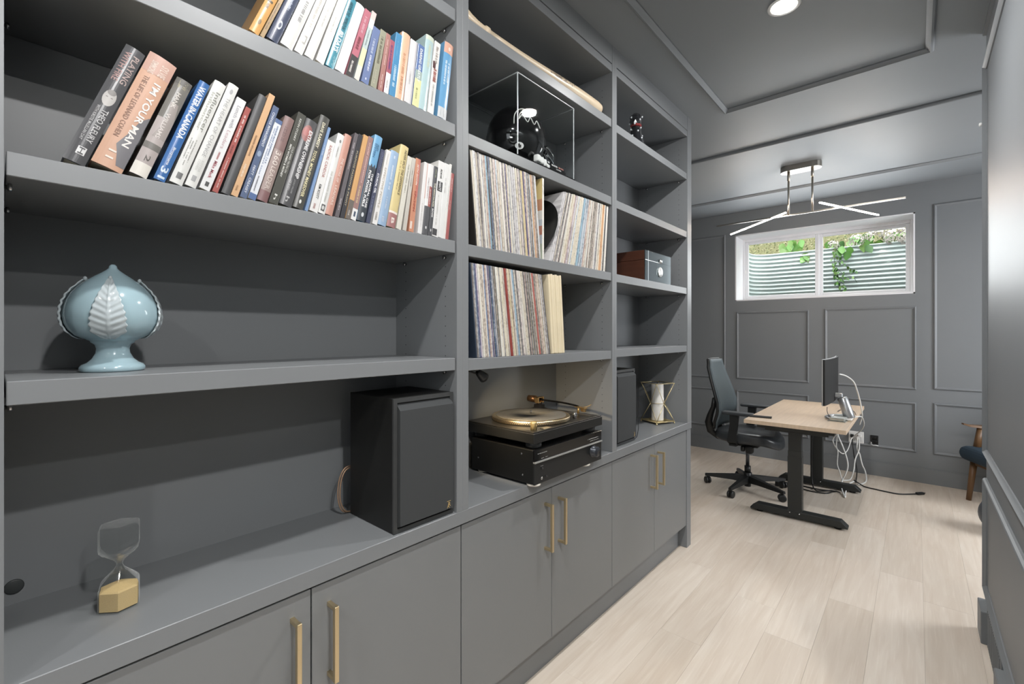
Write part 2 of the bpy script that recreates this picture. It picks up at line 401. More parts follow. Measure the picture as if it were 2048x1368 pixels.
# ------------------------------------------------------------------ books
PAPER = mat('book_pages', 'd8cfb8', .8, vary=.12, nscale=60, stretch=(1, 40, 1))
def dim(h, k=.70):
    c = C(h); g = .3 * c[0] + .6 * c[1] + .1 * c[2]
    return tuple((x + (g - x) * .23) * k for x in c[:3]) + (1,)
def cover_mat(h, gloss): return mat('book_cover_%s%s' % (h, '_gloss' if gloss else ''), dim(h), .28 if gloss else .45, vary=.03, nscale=30)
def ink(h): return mat('ink_' + h, dim(h), .45, vary=.02)
def lettering(n, seed):
    """a run of tiny worn print too small to read in the photograph: bars of uneven width"""
    r = random.Random(seed); out = []; x = 0
    while x < 1:
        w = r.uniform(.018, .05); h = r.uniform(.75, 1)
        if r.random() < .82: out.append((x, min(x + w * .7, 1), 0, h))
        x += w
    return out
def make_book(pos, th, t, h, cover, label, items, hard=True, depth=.155, z0=0., gloss=False):
    """spine faces +x; origin at the lower corner the book rests on; leans by th degrees"""
    root = thing('book', label, 'book', (-.0065, pos, z0 + .0004), (-math.radians(th), 0, 0), 'books on the upper shelf' if z0 > 1.9 else 'books on the lower shelf')
    cm = cover_mat(cover, gloss); b = MB()
    bulge = min(.0035, t * .12) if hard else .0
    ns = 10 if hard else 2
    def sx(y):
        q = (y + t / 2) / (t / 2); return -bulge * q * q
    bt = min(.0025, t * .14) if hard else .0006
    if hard:
        ys = [-t * i / ns for i in range(ns + 1)]
        out = [(sx(y), y) for y in ys]
        poly = [(-depth, 0)] + out + [(-depth, -t), (-depth, -t + bt), (-.006, -t + bt), (-.006, -bt), (-depth, -bt)]
    else:
        poly = [(-depth, 0), (-.0005, 0), (0, -.0008), (0, -t + .0008), (-.0005, -t), (-depth, -t), (-depth, -t + bt), (-.0012, -t + bt), (-.0012, -bt), (-depth, -bt)]
    b.prism(poly, 2, 0, h)
    b.build('cover', cm, root)
    if hard: MB().box(-depth + .004, -.0062, -t + bt, -bt, .003, h - .003).build('page_block', PAPER, root)
    else: MB().box(-depth, -.0013, -t + bt, -bt, .0003, h - .0003).build('page_block', PAPER, root)
    lvl = .00025
    for it in items:
        kind, u0, u1, w0, w1, col = it[:6]
        P = lambda gx, gy, l: (sx(-t + t * (w0 + (w1 - w0) * gy)) + l, -t + t * (w0 + (w1 - w0) * gy), h * (1 - (u0 + (u1 - u0) * gx)))
        if kind == 'band':
            m = MB(); k = 10 if hard else 1
            rows = [[P(g, q / k, lvl) for q in range(k + 1)] for g in (0, 1)]
            m.grid(rows, smooth=False); m.build('spine_band', ink(col), root); lvl += .00008
        elif kind in ('oval', 'poly'):
            me = flat_figure([(.5 + .5 * math.cos(a * PI / 10), .5 + .5 * math.sin(a * PI / 10)) for a in range(20)] if kind == 'oval' else it[6])
            for v in me.vertices: v.co = P(v.co.x, v.co.y, lvl)
            me.materials.append(ink(col)); link('spine_picture', me, root); lvl += .00008
        elif kind == 'bars':
            m = MB()
            for (x0, x1, y0, y1) in lettering(0, it[6] if len(it) > 6 else u0 * 100 + t * 1e4):
                m.face([P(x0, y0, lvl + .0001), P(x1, y0, lvl + .0001), P(x1, y1, lvl + .0001), P(x0, y1, lvl + .0001)])
            m.build('lettering', ink(col), root)
        else:
            me = unit_text(kind, it[6] if len(it) > 6 else .012)
            for v in me.vertices: v.co = P(v.co.x, v.co.y, lvl + .00015)
            me.materials.append(ink(col))
            link('title', me, root)
    return root
B = {'b1': (0.1046, 19.86, 0.0294, 0.249), 'b2': (0.1546, 19.86, 0.0442, 0.247), 'b3': (0.1906, 19.6, 0.0266, 0.22), 'b4': (0.2186, 19.13, 0.0181, 0.232), 'b5': (0.2466, 18.73, 0.0214, 0.243), 'b6': (0.2696, 18.5, 0.019, 0.249), 'b7': (0.2936, 18.22, 0.0185, 0.222), 'b8': (0.3086, 17.8, 0.0104, 0.209), 'b9': (0.3312, 17.51, 0.0166, 0.248), 'b10': (0.3456, 17.42, 0.0128, 0.258), 'b11': (0.3628, 17.17, 0.0128, 0.233), 'b12': (0.3806, 16.72, 0.0147, 0.203), 'b13': (0.4056, 16.36, 0.0214, 0.216), 'b14': (0.4276, 16.21, 0.019, 0.236), 'b15': (0.4592, 16.14, 0.028, 0.227), 'b16': (0.4856, 15.82, 0.0238, 0.249), 'b17': (0.4966, 14.98, 0.0066, 0.226), 'b18': (0.5206, 14.14, 0.0199, 0.19), 'b19': (0.5396, 13.93, 0.0171, 0.217), 'b20': (0.5586, 13.93, 0.0181, 0.222), 'b21': (0.5756, 13.53, 0.01, 0.234), 'b22': (0.5906, 12.92, 0.0114, 0.234), 'b23': (0.6064, 12.87, 0.0133, 0.237), 'b24': (0.6216, 12.87, 0.0142, 0.237), 'b25': (0.6486, 12.87, 0.0233, 0.247), 'b26': (0.6636, 12.53, 0.0114, 0.214), 'b27': (0.685, 11.87, 0.0142, 0.217), 'b28': (0.7134, 11.41, 0.0256, 0.219), 'b29': (0.7426, 11.14, 0.0271, 0.245), 'b30': (0.761, 10.42, 0.0147, 0.219), 'b31': (0.7796, 8.88, 0.0119, 0.218), 'b32': (0.8046, 6.84, 0.0166, 0.22), 'b33': (0.8336, 6.62, 0.0142, 0.217), 'b34': (0.8578, 6.62, 0.0218, 0.216), 'b35': (0.8714, 6.62, 0.0128, 0.215), 'b36': (0.8958, 6.62, 0.0238, 0.236), 'b37': (0.9152, 6.62, 0.0185, 0.235), 'b38': (0.924, 6.62, 0.0081, 0.239), 'b39': (0.9366, 6.62, 0.0119, 0.212),
     'a1': (0.3874, 21.94, 0.0199, 0.24), 'a2': (0.3984, 21.64, 0.0085, 0.225), 'a3': (0.428, 21.05, 0.0247, 0.24), 'a4': (0.4606, 20.43, 0.0276, 0.24), 'a5': (0.4838, 19.86, 0.019, 0.235), 'a6': (0.5098, 19.07, 0.0209, 0.235), 'a7': (0.5358, 18.03, 0.0199, 0.23), 'a8': (0.5622, 17.21, 0.0214, 0.215), 'a9': (0.5896, 16.65, 0.0238, 0.209), 'a10': (0.6116, 15.93, 0.0181, 0.205), 'a11': (0.6304, 14.71, 0.0133, 0.21), 'a12': (0.6582, 12.86, 0.0209, 0.168), 'a13': (0.6824, 10.77, 0.0171, 0.171), 'a14': (0.7016, 9.19, 0.0138, 0.169), 'a15': (0.7194, 8.19, 0.0142, 0.157), 'a16': (0.7416, 7.48, 0.0195, 0.186), 'a17': (0.7706, 7.26, 0.0275, 0.199), 'a18': (0.7956, 7.26, 0.0233, 0.191), 'a19': (0.8216, 7.26, 0.0228, 0.19), 'a20': (0.8526, 7.26, 0.029, 0.233), 'a21': (0.8776, 7.26, 0.0218, 0.228), 'a22': (0.9286, 7.26, 0.0342, 0.246)}
# name: cover colour, hard, glossy, label, spine print (what, u0, u1 down the spine, w0, w1 across it, colour)
S = {
 'b1': ('58585b', 1, 1, 'dark grey hardback PLAYING WITH FIRE at the leaning end of the row', [('PLAYING', .06, .31, .56, .88, 'c0a7a0'), ('WITH FIRE', .05, .31, .14, .44, 'b98f88'), ('oval', .385, .52, .2, .82, 'c2bdb8'), ('oval', .385, .43, .3, .72, '8f8a86'), ('oval', .445, .452, .32, .44, '8f8a86'), ('oval', .445, .452, .56, .68, '8f8a86'), ('THEO FLEURY', .55, .83, .5, .8, 'd5d5d5'), ('WITH KIRSTIE McLELLAN DAY', .535, .83, .2, .35, 'c8c8c8'), ('band', .875, .935, .35, .75, 'e4e4e4'), ('H', .88, .93, .42, .68, '58585b')]),
 'b2': ('d8a27e', 1, 0, 'thick orange hardback lettered in white with a grey suited shape', [('band', 0, .16, 0, 1, 'cf9d88'), ('SYLVIE', .055, .16, .55, .82, 'ead2c0'), ('SIMMONS', .055, .17, .2, .42, 'ead2c0'), ('poly', .5, .96, .42, 1., '7d7b80', [(0, .95), (.12, .6), (.45, .28), (.66, 0), (.8, .25), (1, .5), (1, 1), (0, 1)]), ("I'M YOUR MAN", .22, .8, .58, .84, 'f4efe8', .02), ('THE LIFE OF LEONARD COHEN', .2, .75, .2, .38, '9a6b50'), ('11', .86, .93, .3, .55, 'f0dccb')]),
 'b3': ('7f7b74', 1, 1, 'taupe hardback with pale pinkish lower spine between orange and blue books', [('band', .42, 1, 0, 1, 'b5a8a4'), ('band', 0, .06, 0, 1, '66635d'), ('bars', .02, .09, .25, .8, 'c9be8e'), ('poly', .25, .62, 0, 1, 'a59a94', [(0, .3), (.4, .55), (1, .2), (1, 1), (.5, 1), (0, .8)]), ('HANK', .14, .3, .4, .66, 'e4dcd2'), ('WILLIAMS', .36, .62, .38, .64, 'ddd2cc'), ('band', .68, .74, 0, 1, '77726c'), ('2', .8, .86, .4, .7, '5c5750'), ('band', .88, 1, 0, 1, 'e4ded2')]),
 'b4': ('2b70b8', 1, 1, 'blue hardback lettered WATER IN CANADA', [('WATER IN CANADA', .05, .59, .22, .82, 'eef2f6', .02), ('Bruymans', .68, .85, .36, .66, 'dfe8f0'), ('31', .87, .98, .2, .85, 'cfe2f2', .02)]),
 'b5': ('dfdfda', 1, 0, 'cream white hardback lettered Influencer with its faint double', [('Influencer', .1, .5, .48, .84, '8f9086'), ('Influencer', .115, .5, .2, .44, 'b4b5aa', .03), ('bars', .58, .8, .58, .68, 'a9a9a2'), ('bars', .6, .84, .36, .46, 'a0a09a'), ('bars', .58, .78, .18, .28, 'a9a9a2'), ('band', .9, .955, .3, .72, '707070')]),
 'b6': ('deded9', 1, 0, 'white hardback lettered THE HEART OF CHANGE', [('THE HEART OF CHANGE', .14, .72, .34, .7, 'a0a0a0', 0.), ('KOTTER', .755, .86, .52, .74, 'c4c4c0'), ('COHEN', .755, .85, .24, .46, 'c4c4c0'), ('oval', .05, .1, .35, .65, 'a9a9a9'), ('band', .9, .95, .3, .7, 'a6a6a6')]),
 'b7': ('e2e2e2', 0, 1, 'white paperback lettered Lunch with Leaders beside a red book', [('Lunch with', .08, .33, .34, .72, 'a5a3ac', 0.), ('Leaders', .36, .56, .34, .68, 'c9a0a6', 0.), ('bars', .6, .68, .4, .6, 'c06a6a'), ('Mike Mack', .7, .88, .34, .66, 'b8475a'), ('band', .92, .965, .35, .7, '4a4a4a')]),
 'b8': ('b2534a', 0, 1, 'short brick red paperback between a white and a charcoal book', [('bars', .1, .42, .35, .65, 'e6ccc6'), ('bars', .46, .56, .3, .6, '7c2c28'), ('bars', .6, .95, .4, .6, 'e0c0ba')]),
 'b9': ('505052', 1, 0, 'plain charcoal cloth hardback without any lettering', []),
 'b10': ('dfac74', 0, 1, 'tall slim pale orange paperback beside the plain charcoal book', [('bars', .42, .62, .3, .6, 'a87a48'), ('bars', .7, .82, .3, .6, 'efd6b8'), ('bars', .9, .95, .3, .6, 'b88850')]),
 'b11': ('5b6d90', 0, 1, 'slate blue paperback lettered CHANGE MANAGEMENT', [('CHANGE MANAGEMENT', .07, .45, .3, .7, 'dfe5ee'), ('oval', .5, .56, .2, .8, '8ba0bc'), ('HIATT', .66, .76, .32, .68, 'dfe5ee'), ('CREASEY', .79, .95, .32, .68, 'dfe5ee')]),
 'b12': ('dfe3ea', 0, 1, 'white paperback with small blue print and a blue foot', [('band', 0, .05, 0, 1, '46659a'), ('bars', .08, .55, .5, .72, '7c90b4', 12), ('bars', .12, .7, .22, .4, '9aa8c4', 13), ('bars', .72, .9, .3, .5, '8a8a92', 14), ('band', .93, 1, 0, 1, '4a6aa2')]),
 'b13': ('a08880', 1, 0, 'tan and maroon hardback lettered 360 LEADER', [('band', 0, .4, 0, 1, '8a6864'), ('bars', .12, .3, .3, .65, '6f4f4e'), ('360', .42, .58, .25, .75, 'e2d2c6', 0.), ('LEADER', .6, .86, .3, .72, 'dccabd', 0.), ('band', .88, 1, 0, 1, '865c5c')]),
 'b14': ('56564f', 0, 1, 'dark olive grey paperback lettered MEN WOMEN & MONEY', [("KEVIN O'LEARY", .06, .31, .38, .62, 'd8d8d0'), ('COLD HARD TRUTH ON', .37, .66, .58, .8, 'd0d0c8'), ('MEN WOMEN & MONEY', .36, .72, .24, .46, 'e4e4dc', .02), ('h', .9, .96, .35, .65, 'd8d8d0')]),
 'b15': ('565658', 1, 1, 'dark grey hardback lettered EXTREME OWNERSHIP with a red blur', [('oval', .07, .26, .0, .8, '9c5a54'), ('oval', .1, .2, .05, .55, 'b4605a'), ('EXTREME OWNERSHIP', .12, .68, .5, .82, 'e6e6e6', .03), ('JOCKO WILLINK', .7, .86, .5, .66, 'a9a9a9'), ('LEIF BABIN', .72, .84, .24, .4, 'a9a9a9'), ('h', .9, .96, .35, .6, 'b9b9b9')]),
 'b16': ('53534e', 1, 1, 'dark hardback lettered TOTAL MONEY MAKEOVER in pale yellow', [('DAVE RAMSEY', .07, .35, .36, .66, 'e9e3c2', .02), ('TOTAL MONEY MAKEOVER', .38, .88, .36, .66, 'eadfa6', .02), ('oval', .91, .95, .4, .62, 'e2e2dc')]),
 'b17': ('789ccb', 0, 1, 'very thin light blue paperback behind the money book', [('bars', .2, .34, .3, .7, 'b9cce6')]),
 'b18': ('e3e2df', 0, 1, 'white paperback lettered RADICAL CANDOR', [('RADICAL CANDOR', .06, .52, .36, .7, 'c58078', .01), ('KIM SCOTT', .62, .82, .34, .64, '4d4d4d', .02), ('bars', .89, .96, .3, .6, 'c89a94')]),
 'b19': ('e0e0dc', 1, 0, 'white hardback with faint grey print and a small dark box at its foot', [('oval', .07, .11, .4, .7, '8a8a88'), ('bars', .16, .3, .4, .6, 'b2b2ae', 19), ('bars', .48, .86, .35, .65, 'c2c2bc', 20), ('band', .89, .97, .2, .75, '5a5a58'), ('oval', .905, .955, .3, .65, 'c8c8c4')]),
 'b20': ('c98b74', 1, 0, 'salmon hardback lettered THE WORK OF LEADERS', [('THE WORK OF', .3, .6, .34, .66, 'ead2c4', .01), ('LEADERS', .64, .88, .34, .64, 'ead2c4', .01)]),
 'b21': ('6c666a', 0, 1, 'thin mauve grey paperback beside the black passion book', [('bars', .1, .44, .3, .65, 'b0a8ac'), ('bars', .78, .92, .3, .6, 'c4bcc0')]),
 'b22': ('45454a', 0, 1, 'black paperback lettered PURPOSE PASSION & PROFIT', [('PURPOSE PASSION & PROFIT', .2, .86, .34, .68, 'c9b98e', .01)]),
 'b23': ('d9a156', 0, 1, 'amber paperback with a grey brown foot', [('band', .78, 1, 0, 1, '716860'), ('bars', .9, .96, .3, .6, 'cfc8c0')]),
 'b24': ('a27b75', 0, 1, 'dusty rose paperback lettered crucial conversations', [('crucial conversations', .07, .56, .36, .74, 'e2b8b0', .01), ('bars', .6, .8, .3, .6, 'dcc08a', 24), ('band', .87, 1, 0, 1, 'e2e2e0'), ('band', .9, .96, .35, .7, '4a5a70')]),
 'b25': ('62a9d6', 1, 1, 'light blue and black hardback lettered THE MORAL CASE FOR FOSSIL FUELS', [('band', .37, 1, 0, 1, '38404a'), ('poly', .33, .4, 0, 1, '38404a', [(.2, 0), (.8, .15), (.1, .3), (.7, .5), (0, .7), (.6, .85), (.3, 1), (1, 1), (1, 0)]), ('ALEX', .1, .18, .5, .75, '2d6a94'), ('EPSTEIN', .1, .26, .2, .46, '2d6a94'), ('THE MORAL CASE', .44, .84, .54, .78, 'f0f0f0', .03), ('FOR FOSSIL FUELS', .42, .84, .2, .44, 'f0f0f0', .03), ('oval', .9, .95, .35, .65, 'cfd4d8')]),
 'b26': ('4b5169', 0, 1, 'dark indigo paperback lettered ETHICAL OIL', [('EZRA LEVANT', .04, .28, .28, .74, '7a80a0', .0), ('ETHICAL OIL', .33, .6, .28, .74, 'eef0f4', .03), ('bars', .64, .86, .3, .6, '7a80a0', 26)]),
 'b27': ('e4e2de', 0, 1, 'white paperback lettered EFFECTIVE PEOPLE in beige', [('EFFECTIVE PEOPLE', .24, .78, .32, .72, 'b8ae9e', .02), ('bars', .04, .2, .4, .6, 'cfcac0', 27), ('bars', .84, .94, .25, .7, 'a9a49c', 28)]),
 'b28': ('8eb0d2', 1, 0, 'powder blue hardback with small white lettering', [('bars', .06, .1, .4, .6, 'dfe8f2'), ('bars', .18, .52, .4, .6, 'cfdcec', 29), ('bars', .62, .78, .4, .58, 'c4d4e8', 30), ('bars', .88, .95, .3, .6, 'c4d4e8', 31)]),
 'b29': ('d9c376', 1, 0, 'yellow hardback lettered NEVER SPLIT THE DIFFERENCE with dusty red foot', [('NEVER SPLIT THE DIFFERENCE', .05, .6, .54, .82, '6a5c34', .02), ('bars', .2, .55, .28, .4, 'a8945a', 33), ('band', .83, 1, 0, 1, 'a96c6a'), ('band', .81, .835, 0, 1, 'e8dcd0'), ('B', .885, .955, .35, .7, 'e8dcd0', .02)]),
 'b30': ('d6d2c3', 0, 0, 'cream paperback standing beside the yellow hardback', [('bars', .1, .5, .35, .65, 'aaa698', 34)]),
 'b31': ('c4beb2', 0, 0, 'thin stone coloured paperback next to the orange one', [('bars', .15, .4, .35, .65, 'a39c90', 35)]),
 'b32': ('d58a62', 0, 1, 'orange paperback lettered LINCHPIN', [('band', .0, .52, .55, 1, 'c86a58'), ('SETH GODIN', .08, .36, .38, .72, 'f0dccb', .02), ('LINCHPIN', .45, .72, .36, .72, 'ae3a20', .03), ('band', .86, .96, .1, .5, 'e4d2c4')]),
 'b33': ('e4e2e0', 0, 1, 'white paperback with faint pink side beside LINCHPIN', [('band', 0, .5, .75, 1, 'dcb4aa'), ('bars', .55, .9, .4, .6, 'c4c0bc', 36)]),
 'b34': ('e3e2e0', 1, 1, 'white hardback with red and black lower blocks lettered START WITH WHY', [('START WITH WHY', .2, .5, .14, .34, 'a0868e', .0), ('band', .31, .6, .46, 1, 'b0574f'), ('bars', .35, .56, .6, .82, 'e4c0ba', 37), ('band', .6, 1, 0, 1, '55565a'), ('oval', .88, .92, .35, .6, 'd0d0d0')]),
 'b35': ('55565a', 0, 1, 'black paperback lettered THE NEGOTIATION BOOK', [('bars', .04, .16, .35, .6, 'a8b08a', 38), ('THE NEGOTIATION', .24, .58, .3, .7, 'e6e2c6', .03), ('BOOK', .61, .74, .3, .7, 'eeeeee', .03), ('oval', .9, .94, .35, .65, 'd0d0d0')]),
 'b36': ('e4e3e0', 0, 1, 'white paperback with a black name block beside the black paperback', [('ADKAR', .1, .23, .4, .68, '3a3a3a', .03), ('band', .27, .4, .12, .9, '3a3a3c'), ('HIATT', .28, .39, .34, .68, 'e4e4e4', .02), ('bars', .45, .85, .35, .55, 'cfcdc8', 39), ('band', .9, .985, 0, .7, '48484a')]),
 'b37': ('e3e3e0', 0, 1, 'plain white paperback second from the red one', [('bars', .2, .4, .35, .6, 'c8c6c2', 40)]),
 'b38': ('e0ded8', 0, 1, 'thin white paperback leaning on the red one', [('bars', .3, .6, .3, .6, 'c2c0ba', 41)]),
 'b39': ('b25c58', 0, 1, 'muted red paperback at the upright end of the lower row', [('bars', .08, .3, .35, .6, 'e0bcb6', 42), ('bars', .42, .56, .35, .6, 'd8b0aa', 43)]),
 'a1': ('dda03c', 1, 1, 'bright amber hardback at the leaning end of the upper row', [('band', .5, .56, .15, .8, '54452e'), ('band', .6, .625, .2, .75, '5c4c30'), ('bars', .64, .7, .3, .6, '6a5530', 44), ('oval', .84, .9, .35, .65, '8a6a30')]),
 'a2': ('ad8a52', 0, 1, 'thin ochre paperback between amber and navy books', [('bars', .55, .9, .3, .6, '6f5830', 45)]),
 'a3': ('4a536b', 1, 1, 'navy hardback with silvery print near its foot', [('bars', .3, .62, .3, .66, 'a9b2c4', 46), ('oval', .76, .86, .3, .7, 'c9d0da'), ('oval', .78, .84, .38, .62, '4a536b')]),
 'a4': ('d6d6d2', 1, 1, 'thick glossy white hardback beside the navy one', [('bars', .42, .68, .4, .68, '8c8c8a', 47), ('bars', .2, .38, .4, .66, 'b0b0ac', 48)]),
 'a5': ('dcdbd5', 1, 1, 'white hardback with a small boxed mark at its foot', [('bars', .3, .66, .35, .65, 'bab6aa', 49), ('band', .78, .88, .2, .75, 'a8a69e'), ('band', .8, .86, .3, .65, 'dcdbd5')]),
 'a6': ('d8d7d2', 1, 0, 'off white hardback third of the white group', [('bars', .35, .6, .4, .6, 'c0beb8', 50)]),
 'a7': ('dfddd6', 0, 0, 'cream white book standing against the teal one', [('bars', .4, .6, .4, .55, 'bcb8ae', 51)]),
 'a8': ('2f91a6', 1, 1, 'teal hardback lettered AROUND THE WORLD IN 80 DAYS', [('AROUND THE', .06, .26, .3, .74, '17525f', .03), ('WORLD IN', .29, .46, .3, .74, '17525f', .03), ('80 DAYS', .49, .78, .26, .76, 'e6f0f0', .03), ('bars', .84, .97, .2, .8, 'bcd8dc', 52)]),
 'a9': ('e2e4e3', 1, 1, 'blank white hardback between teal and red books', []),
 'a10': ('c1697a', 0, 1, 'rose red paperback with black foot', [('band', .7, 1, 0, 1, '3e3c3c'), ('bars', .1, .35, .3, .65, 'dba4ae', 53), ('bars', .42, .6, .25, .7, '8e3a48', 54), ('bars', .78, .95, .3, .6, 'd4d0c8', 55)]),
 'a11': ('b6c6c4', 0, 1, 'thin book with pink, pale blue and lime bands', [('band', 0, .12, 0, 1, 'dfc0b8'), ('band', .12, .24, 0, 1, 'e4e8ea'), ('band', .55, .8, 0, 1, 'd6d69c'), ('band', .8, 1, 0, 1, 'dcd4c2'), ('bars', .28, .5, .3, .6, '94a8a8', 56)]),
 'a12': ('6d80ae', 0, 1, 'periwinkle blue paperback with pale lettering', [('bars', .2, .46, .35, .65, 'b9c4de', 57), ('bars', .5, .78, .38, .66, 'd6dced', 58), ('oval', .9, .94, .4, .6, 'c4cce2')]),
 'a13': ('98977e', 0, 0, 'khaki paperback beside the periwinkle one', [('bars', .1, .6, .3, .7, '6e6a56', 59), ('bars', .7, .94, .3, .6, 'b8b49c', 60)]),
 'a14': ('b0786e', 0, 1, 'terracotta pink paperback between khaki and crimson books', [('bars', .1, .55, .35, .65, 'd6aca4', 61), ('bars', .7, .95, .35, .6, 'd8b8b0', 62)]),
 'a15': ('b1596a', 0, 1, 'short crimson paperback with white foot', [('band', .62, 1, 0, 1, 'e2e0dc'), ('bars', .08, .55, .3, .7, '6c4a8a', 63), ('bars', .75, .9, .3, .6, 'b4b0aa', 64)]),
 'a16': ('3d91c2', 0, 1, 'sky blue paperback beside the peach one', [('bars', .5, .85, .3, .7, 'b4d6ea', 65), ('bars', .1, .35, .4, .6, '62a8d0', 66)]),
 'a17': ('e8b48c', 1, 1, 'peach hardback with orange print', [('bars', .3, .62, .35, .65, 'c88a5a', 67), ('bars', .66, .92, .35, .65, 'c08052', 68)]),
 'a18': ('d9d7d7', 0, 1, 'white paperback next to the peach hardback', [('band', 0, 1, .8, 1, 'b8b6ba'), ('bars', .5, .7, .35, .55, 'c0bebe', 69)]),
 'a19': ('5f7eb6', 0, 1, 'blue to yellow paperback lettered DARING GREATLY', [('band', .42, .56, 0, 1, '9ab0a8'), ('band', .56, 1, 0, 1, 'd8d890'), ('DARING GREATLY', .06, .6, .34, .72, 'eef2ee', .02), ('bars', .7, .88, .35, .6, 'a8a860', 70)]),
 'a20': ('a9c9cc', 1, 1, 'thick pale aqua hardback', [('bars', .1, .42, .4, .72, 'c8d2b0', 71), ('band', .0, .06, 0, 1, 'c6d2b8')]),
 'a21': ('e2e0dc', 0, 1, 'white paperback with red capital letters', [('bars', .06, .3, .3, .72, 'b4a89e', 72), ('band', .28, .38, 0, .5, '5c3a3c'), ('bars', .38, .56, .25, .8, 'b86458', 73), ('bars', .6, .92, .35, .65, 'b0b0aa', 74)]),
 'a22': ('59a3d3', 1, 1, 'thick bright blue glossy hardback against the bay side', [('band', 0, .14, 0, 1, 'e0a284'), ('oval', .05, .1, .4, .65, 'f0d4c4'), ('bars', .26, .52, .55, .72, 'd2e6f2', 75), ('bars', .24, .56, .24, .42, 'd2e6f2', 76), ('band', .86, 1, 0, 1, 'c4c8ca'), ('bars', .9, .97, .25, .7, '8a9094', 77)]),
}
for k, (cv, hard, gl, lab, items) in S.items():
    pos, th, t, h = B[k]
    up = k[0] == 'a'
    make_book(pos, th, t, h, cv, lab, items, bool(hard), .165 if h > .22 else .14, 2.019 if up else 1.652, bool(gl))

# ------------------------------------------------------------------ record sleeves
def sleeve_mat(i, base, mark, dens):
    base, mark = [''.join('%02x' % int(int(h[q:q + 2], 16) * .91) for q in (0, 2, 4)) for h in (base, mark)]
    nm = 'record_sleeve_card_%d' % i
    m = bpy.data.materials.new(nm); m.use_nodes = True; nt = m.node_tree; N = nt.nodes; L = nt.links; b = N['Principled BSDF']
    tc = N.new('ShaderNodeTexCoord'); oi = N.new('ShaderNodeObjectInfo'); cx = N.new('ShaderNodeCombineXYZ')
    ml = N.new('ShaderNodeMath'); ml.operation = 'MULTIPLY'; ml.inputs[1].default_value = 53; L.new(oi.outputs['Random'], ml.inputs[0])
    L.new(ml.outputs[0], cx.inputs[2]); ad = N.new('ShaderNodeVectorMath'); L.new(tc.outputs['Object'], ad.inputs[0]); L.new(cx.outputs[0], ad.inputs[1])
    mp = N.new('ShaderNodeMapping'); mp.inputs[3].default_value = (4, 90, 70); L.new(ad.outputs[0], mp.inputs[0])
    nz = N.new('ShaderNodeTexNoise'); nz.inputs['Scale'].default_value = 1; nz.inputs['Detail'].default_value = 3; L.new(mp.outputs[0], nz.inputs['Vector'])
    mp2 = N.new('ShaderNodeMapping'); mp2.inputs[3].default_value = (2, 6, 9); L.new(ad.outputs[0], mp2.inputs[0])
    n2 = N.new('ShaderNodeTexNoise'); n2.inputs['Scale'].default_value = 1; n2.inputs['Detail'].default_value = 1; L.new(mp2.outputs[0], n2.inputs['Vector'])
    sm = N.new('ShaderNodeMath'); sm.operation = 'ADD'; L.new(nz.outputs[0], sm.inputs[0]); L.new(n2.outputs[0], sm.inputs[1])
    r = N.new('ShaderNodeValToRGB'); r.color_ramp.interpolation = 'LINEAR'; e = r.color_ramp.elements
    e[0].position = .5 + dens * .2 - .03; e[0].color = tuple(.5 * p + .5 * q for p, q in zip(C(mark), C(base))); e[1].position = min(.5 + dens * .2 + .03, .99); e[1].color = C(base)
    hv = N.new('ShaderNodeMath'); hv.operation = 'MULTIPLY'; hv.inputs[1].default_value = .6; L.new(sm.outputs[0], hv.inputs[0])
    L.new(hv.outputs[0], r.inputs[0]); L.new(r.outputs[0], b.inputs['Base Color']); b.inputs['Roughness'].default_value = .5
    return m
SL = [sleeve_mat(i, *v) for i, v in enumerate([('d8cfc0', '8a8078', .3), ('cfc6ba', '6f6560', .45), ('dcd8d0', '9a948a', .2), ('c9bcae', '78685c', .4), ('d6d4d4', '8a8488', .35), ('bdb2a6', '5c524c', .5), ('e0d8c6', 'a89878', .2), ('b5b3b4', '5a585a', .5),
      ('cdb9ae', '8a6c64', .4), ('d4ccd0', '80707a', .45), ('c4ccd2', '6a7884', .35), ('dcd0b0', 'a08c5c', .3), ('9a9694', '3c3a3c', .6), ('d9cfc9', '6a5a70', .3), ('e2dfd6', 'b8b2a4', .1), ('a49c90', '4a463e', .55)])]
DARKS = [sleeve_mat(20, '4c4a4a', 'a8a4a0', .1), sleeve_mat(21, '5d5a78', 'b0a8b8', .25), sleeve_mat(22, '5a6880', 'a8b4c0', .25)]
REDS = [sleeve_mat(23, '96443c', '7a302c', .3), sleeve_mat(24, 'b4625a', '9a4a44', .3)]
BLUES = [sleeve_mat(25, '9ab8c8', '6a8898', .3), sleeve_mat(26, '7a92b4', 'b8c4d0', .25)]
TANS = [sleeve_mat(27, 'd6c49a', 'b09a68', .2), sleeve_mat(28, 'd9b08a', 'b08a66', .2)]
VINYL = mat('black_vinyl', '131313', .22, vary=.05, nscale=60, spec=.6)
_sl = {}
def sleeve_me(t, m):
    k = (round(t, 4), m.name)
    if k not in _sl: _sl[k] = MB().box(-.314, 0, -t, 0, 0, .316, min(.0007, t * .3)).mesh('record_sleeve', m)
    return _sl[k]
def sleeve(y, z, lean, t, m, label, group, x=-.012):
    """y: lower corner that rests on the shelf; lean>0 towards +y (rests on its +y corner)"""
    me = sleeve_me(t, m)
    if lean < 0:
        k = ('n', round(t, 4), m.name)
        if k not in _sl:
            _sl[k] = MB().box(-.314, 0, 0, t, 0, .316, min(.0007, t * .3)).mesh('record_sleeve', m)
        me = _sl[k]
    o = link('record_sleeve', me, None, (x, y, z + .0004)); o.rotation_euler = (-math.radians(lean), 0, 0)
    return tag(o, label, 'record', group)
rr = random.Random(11)
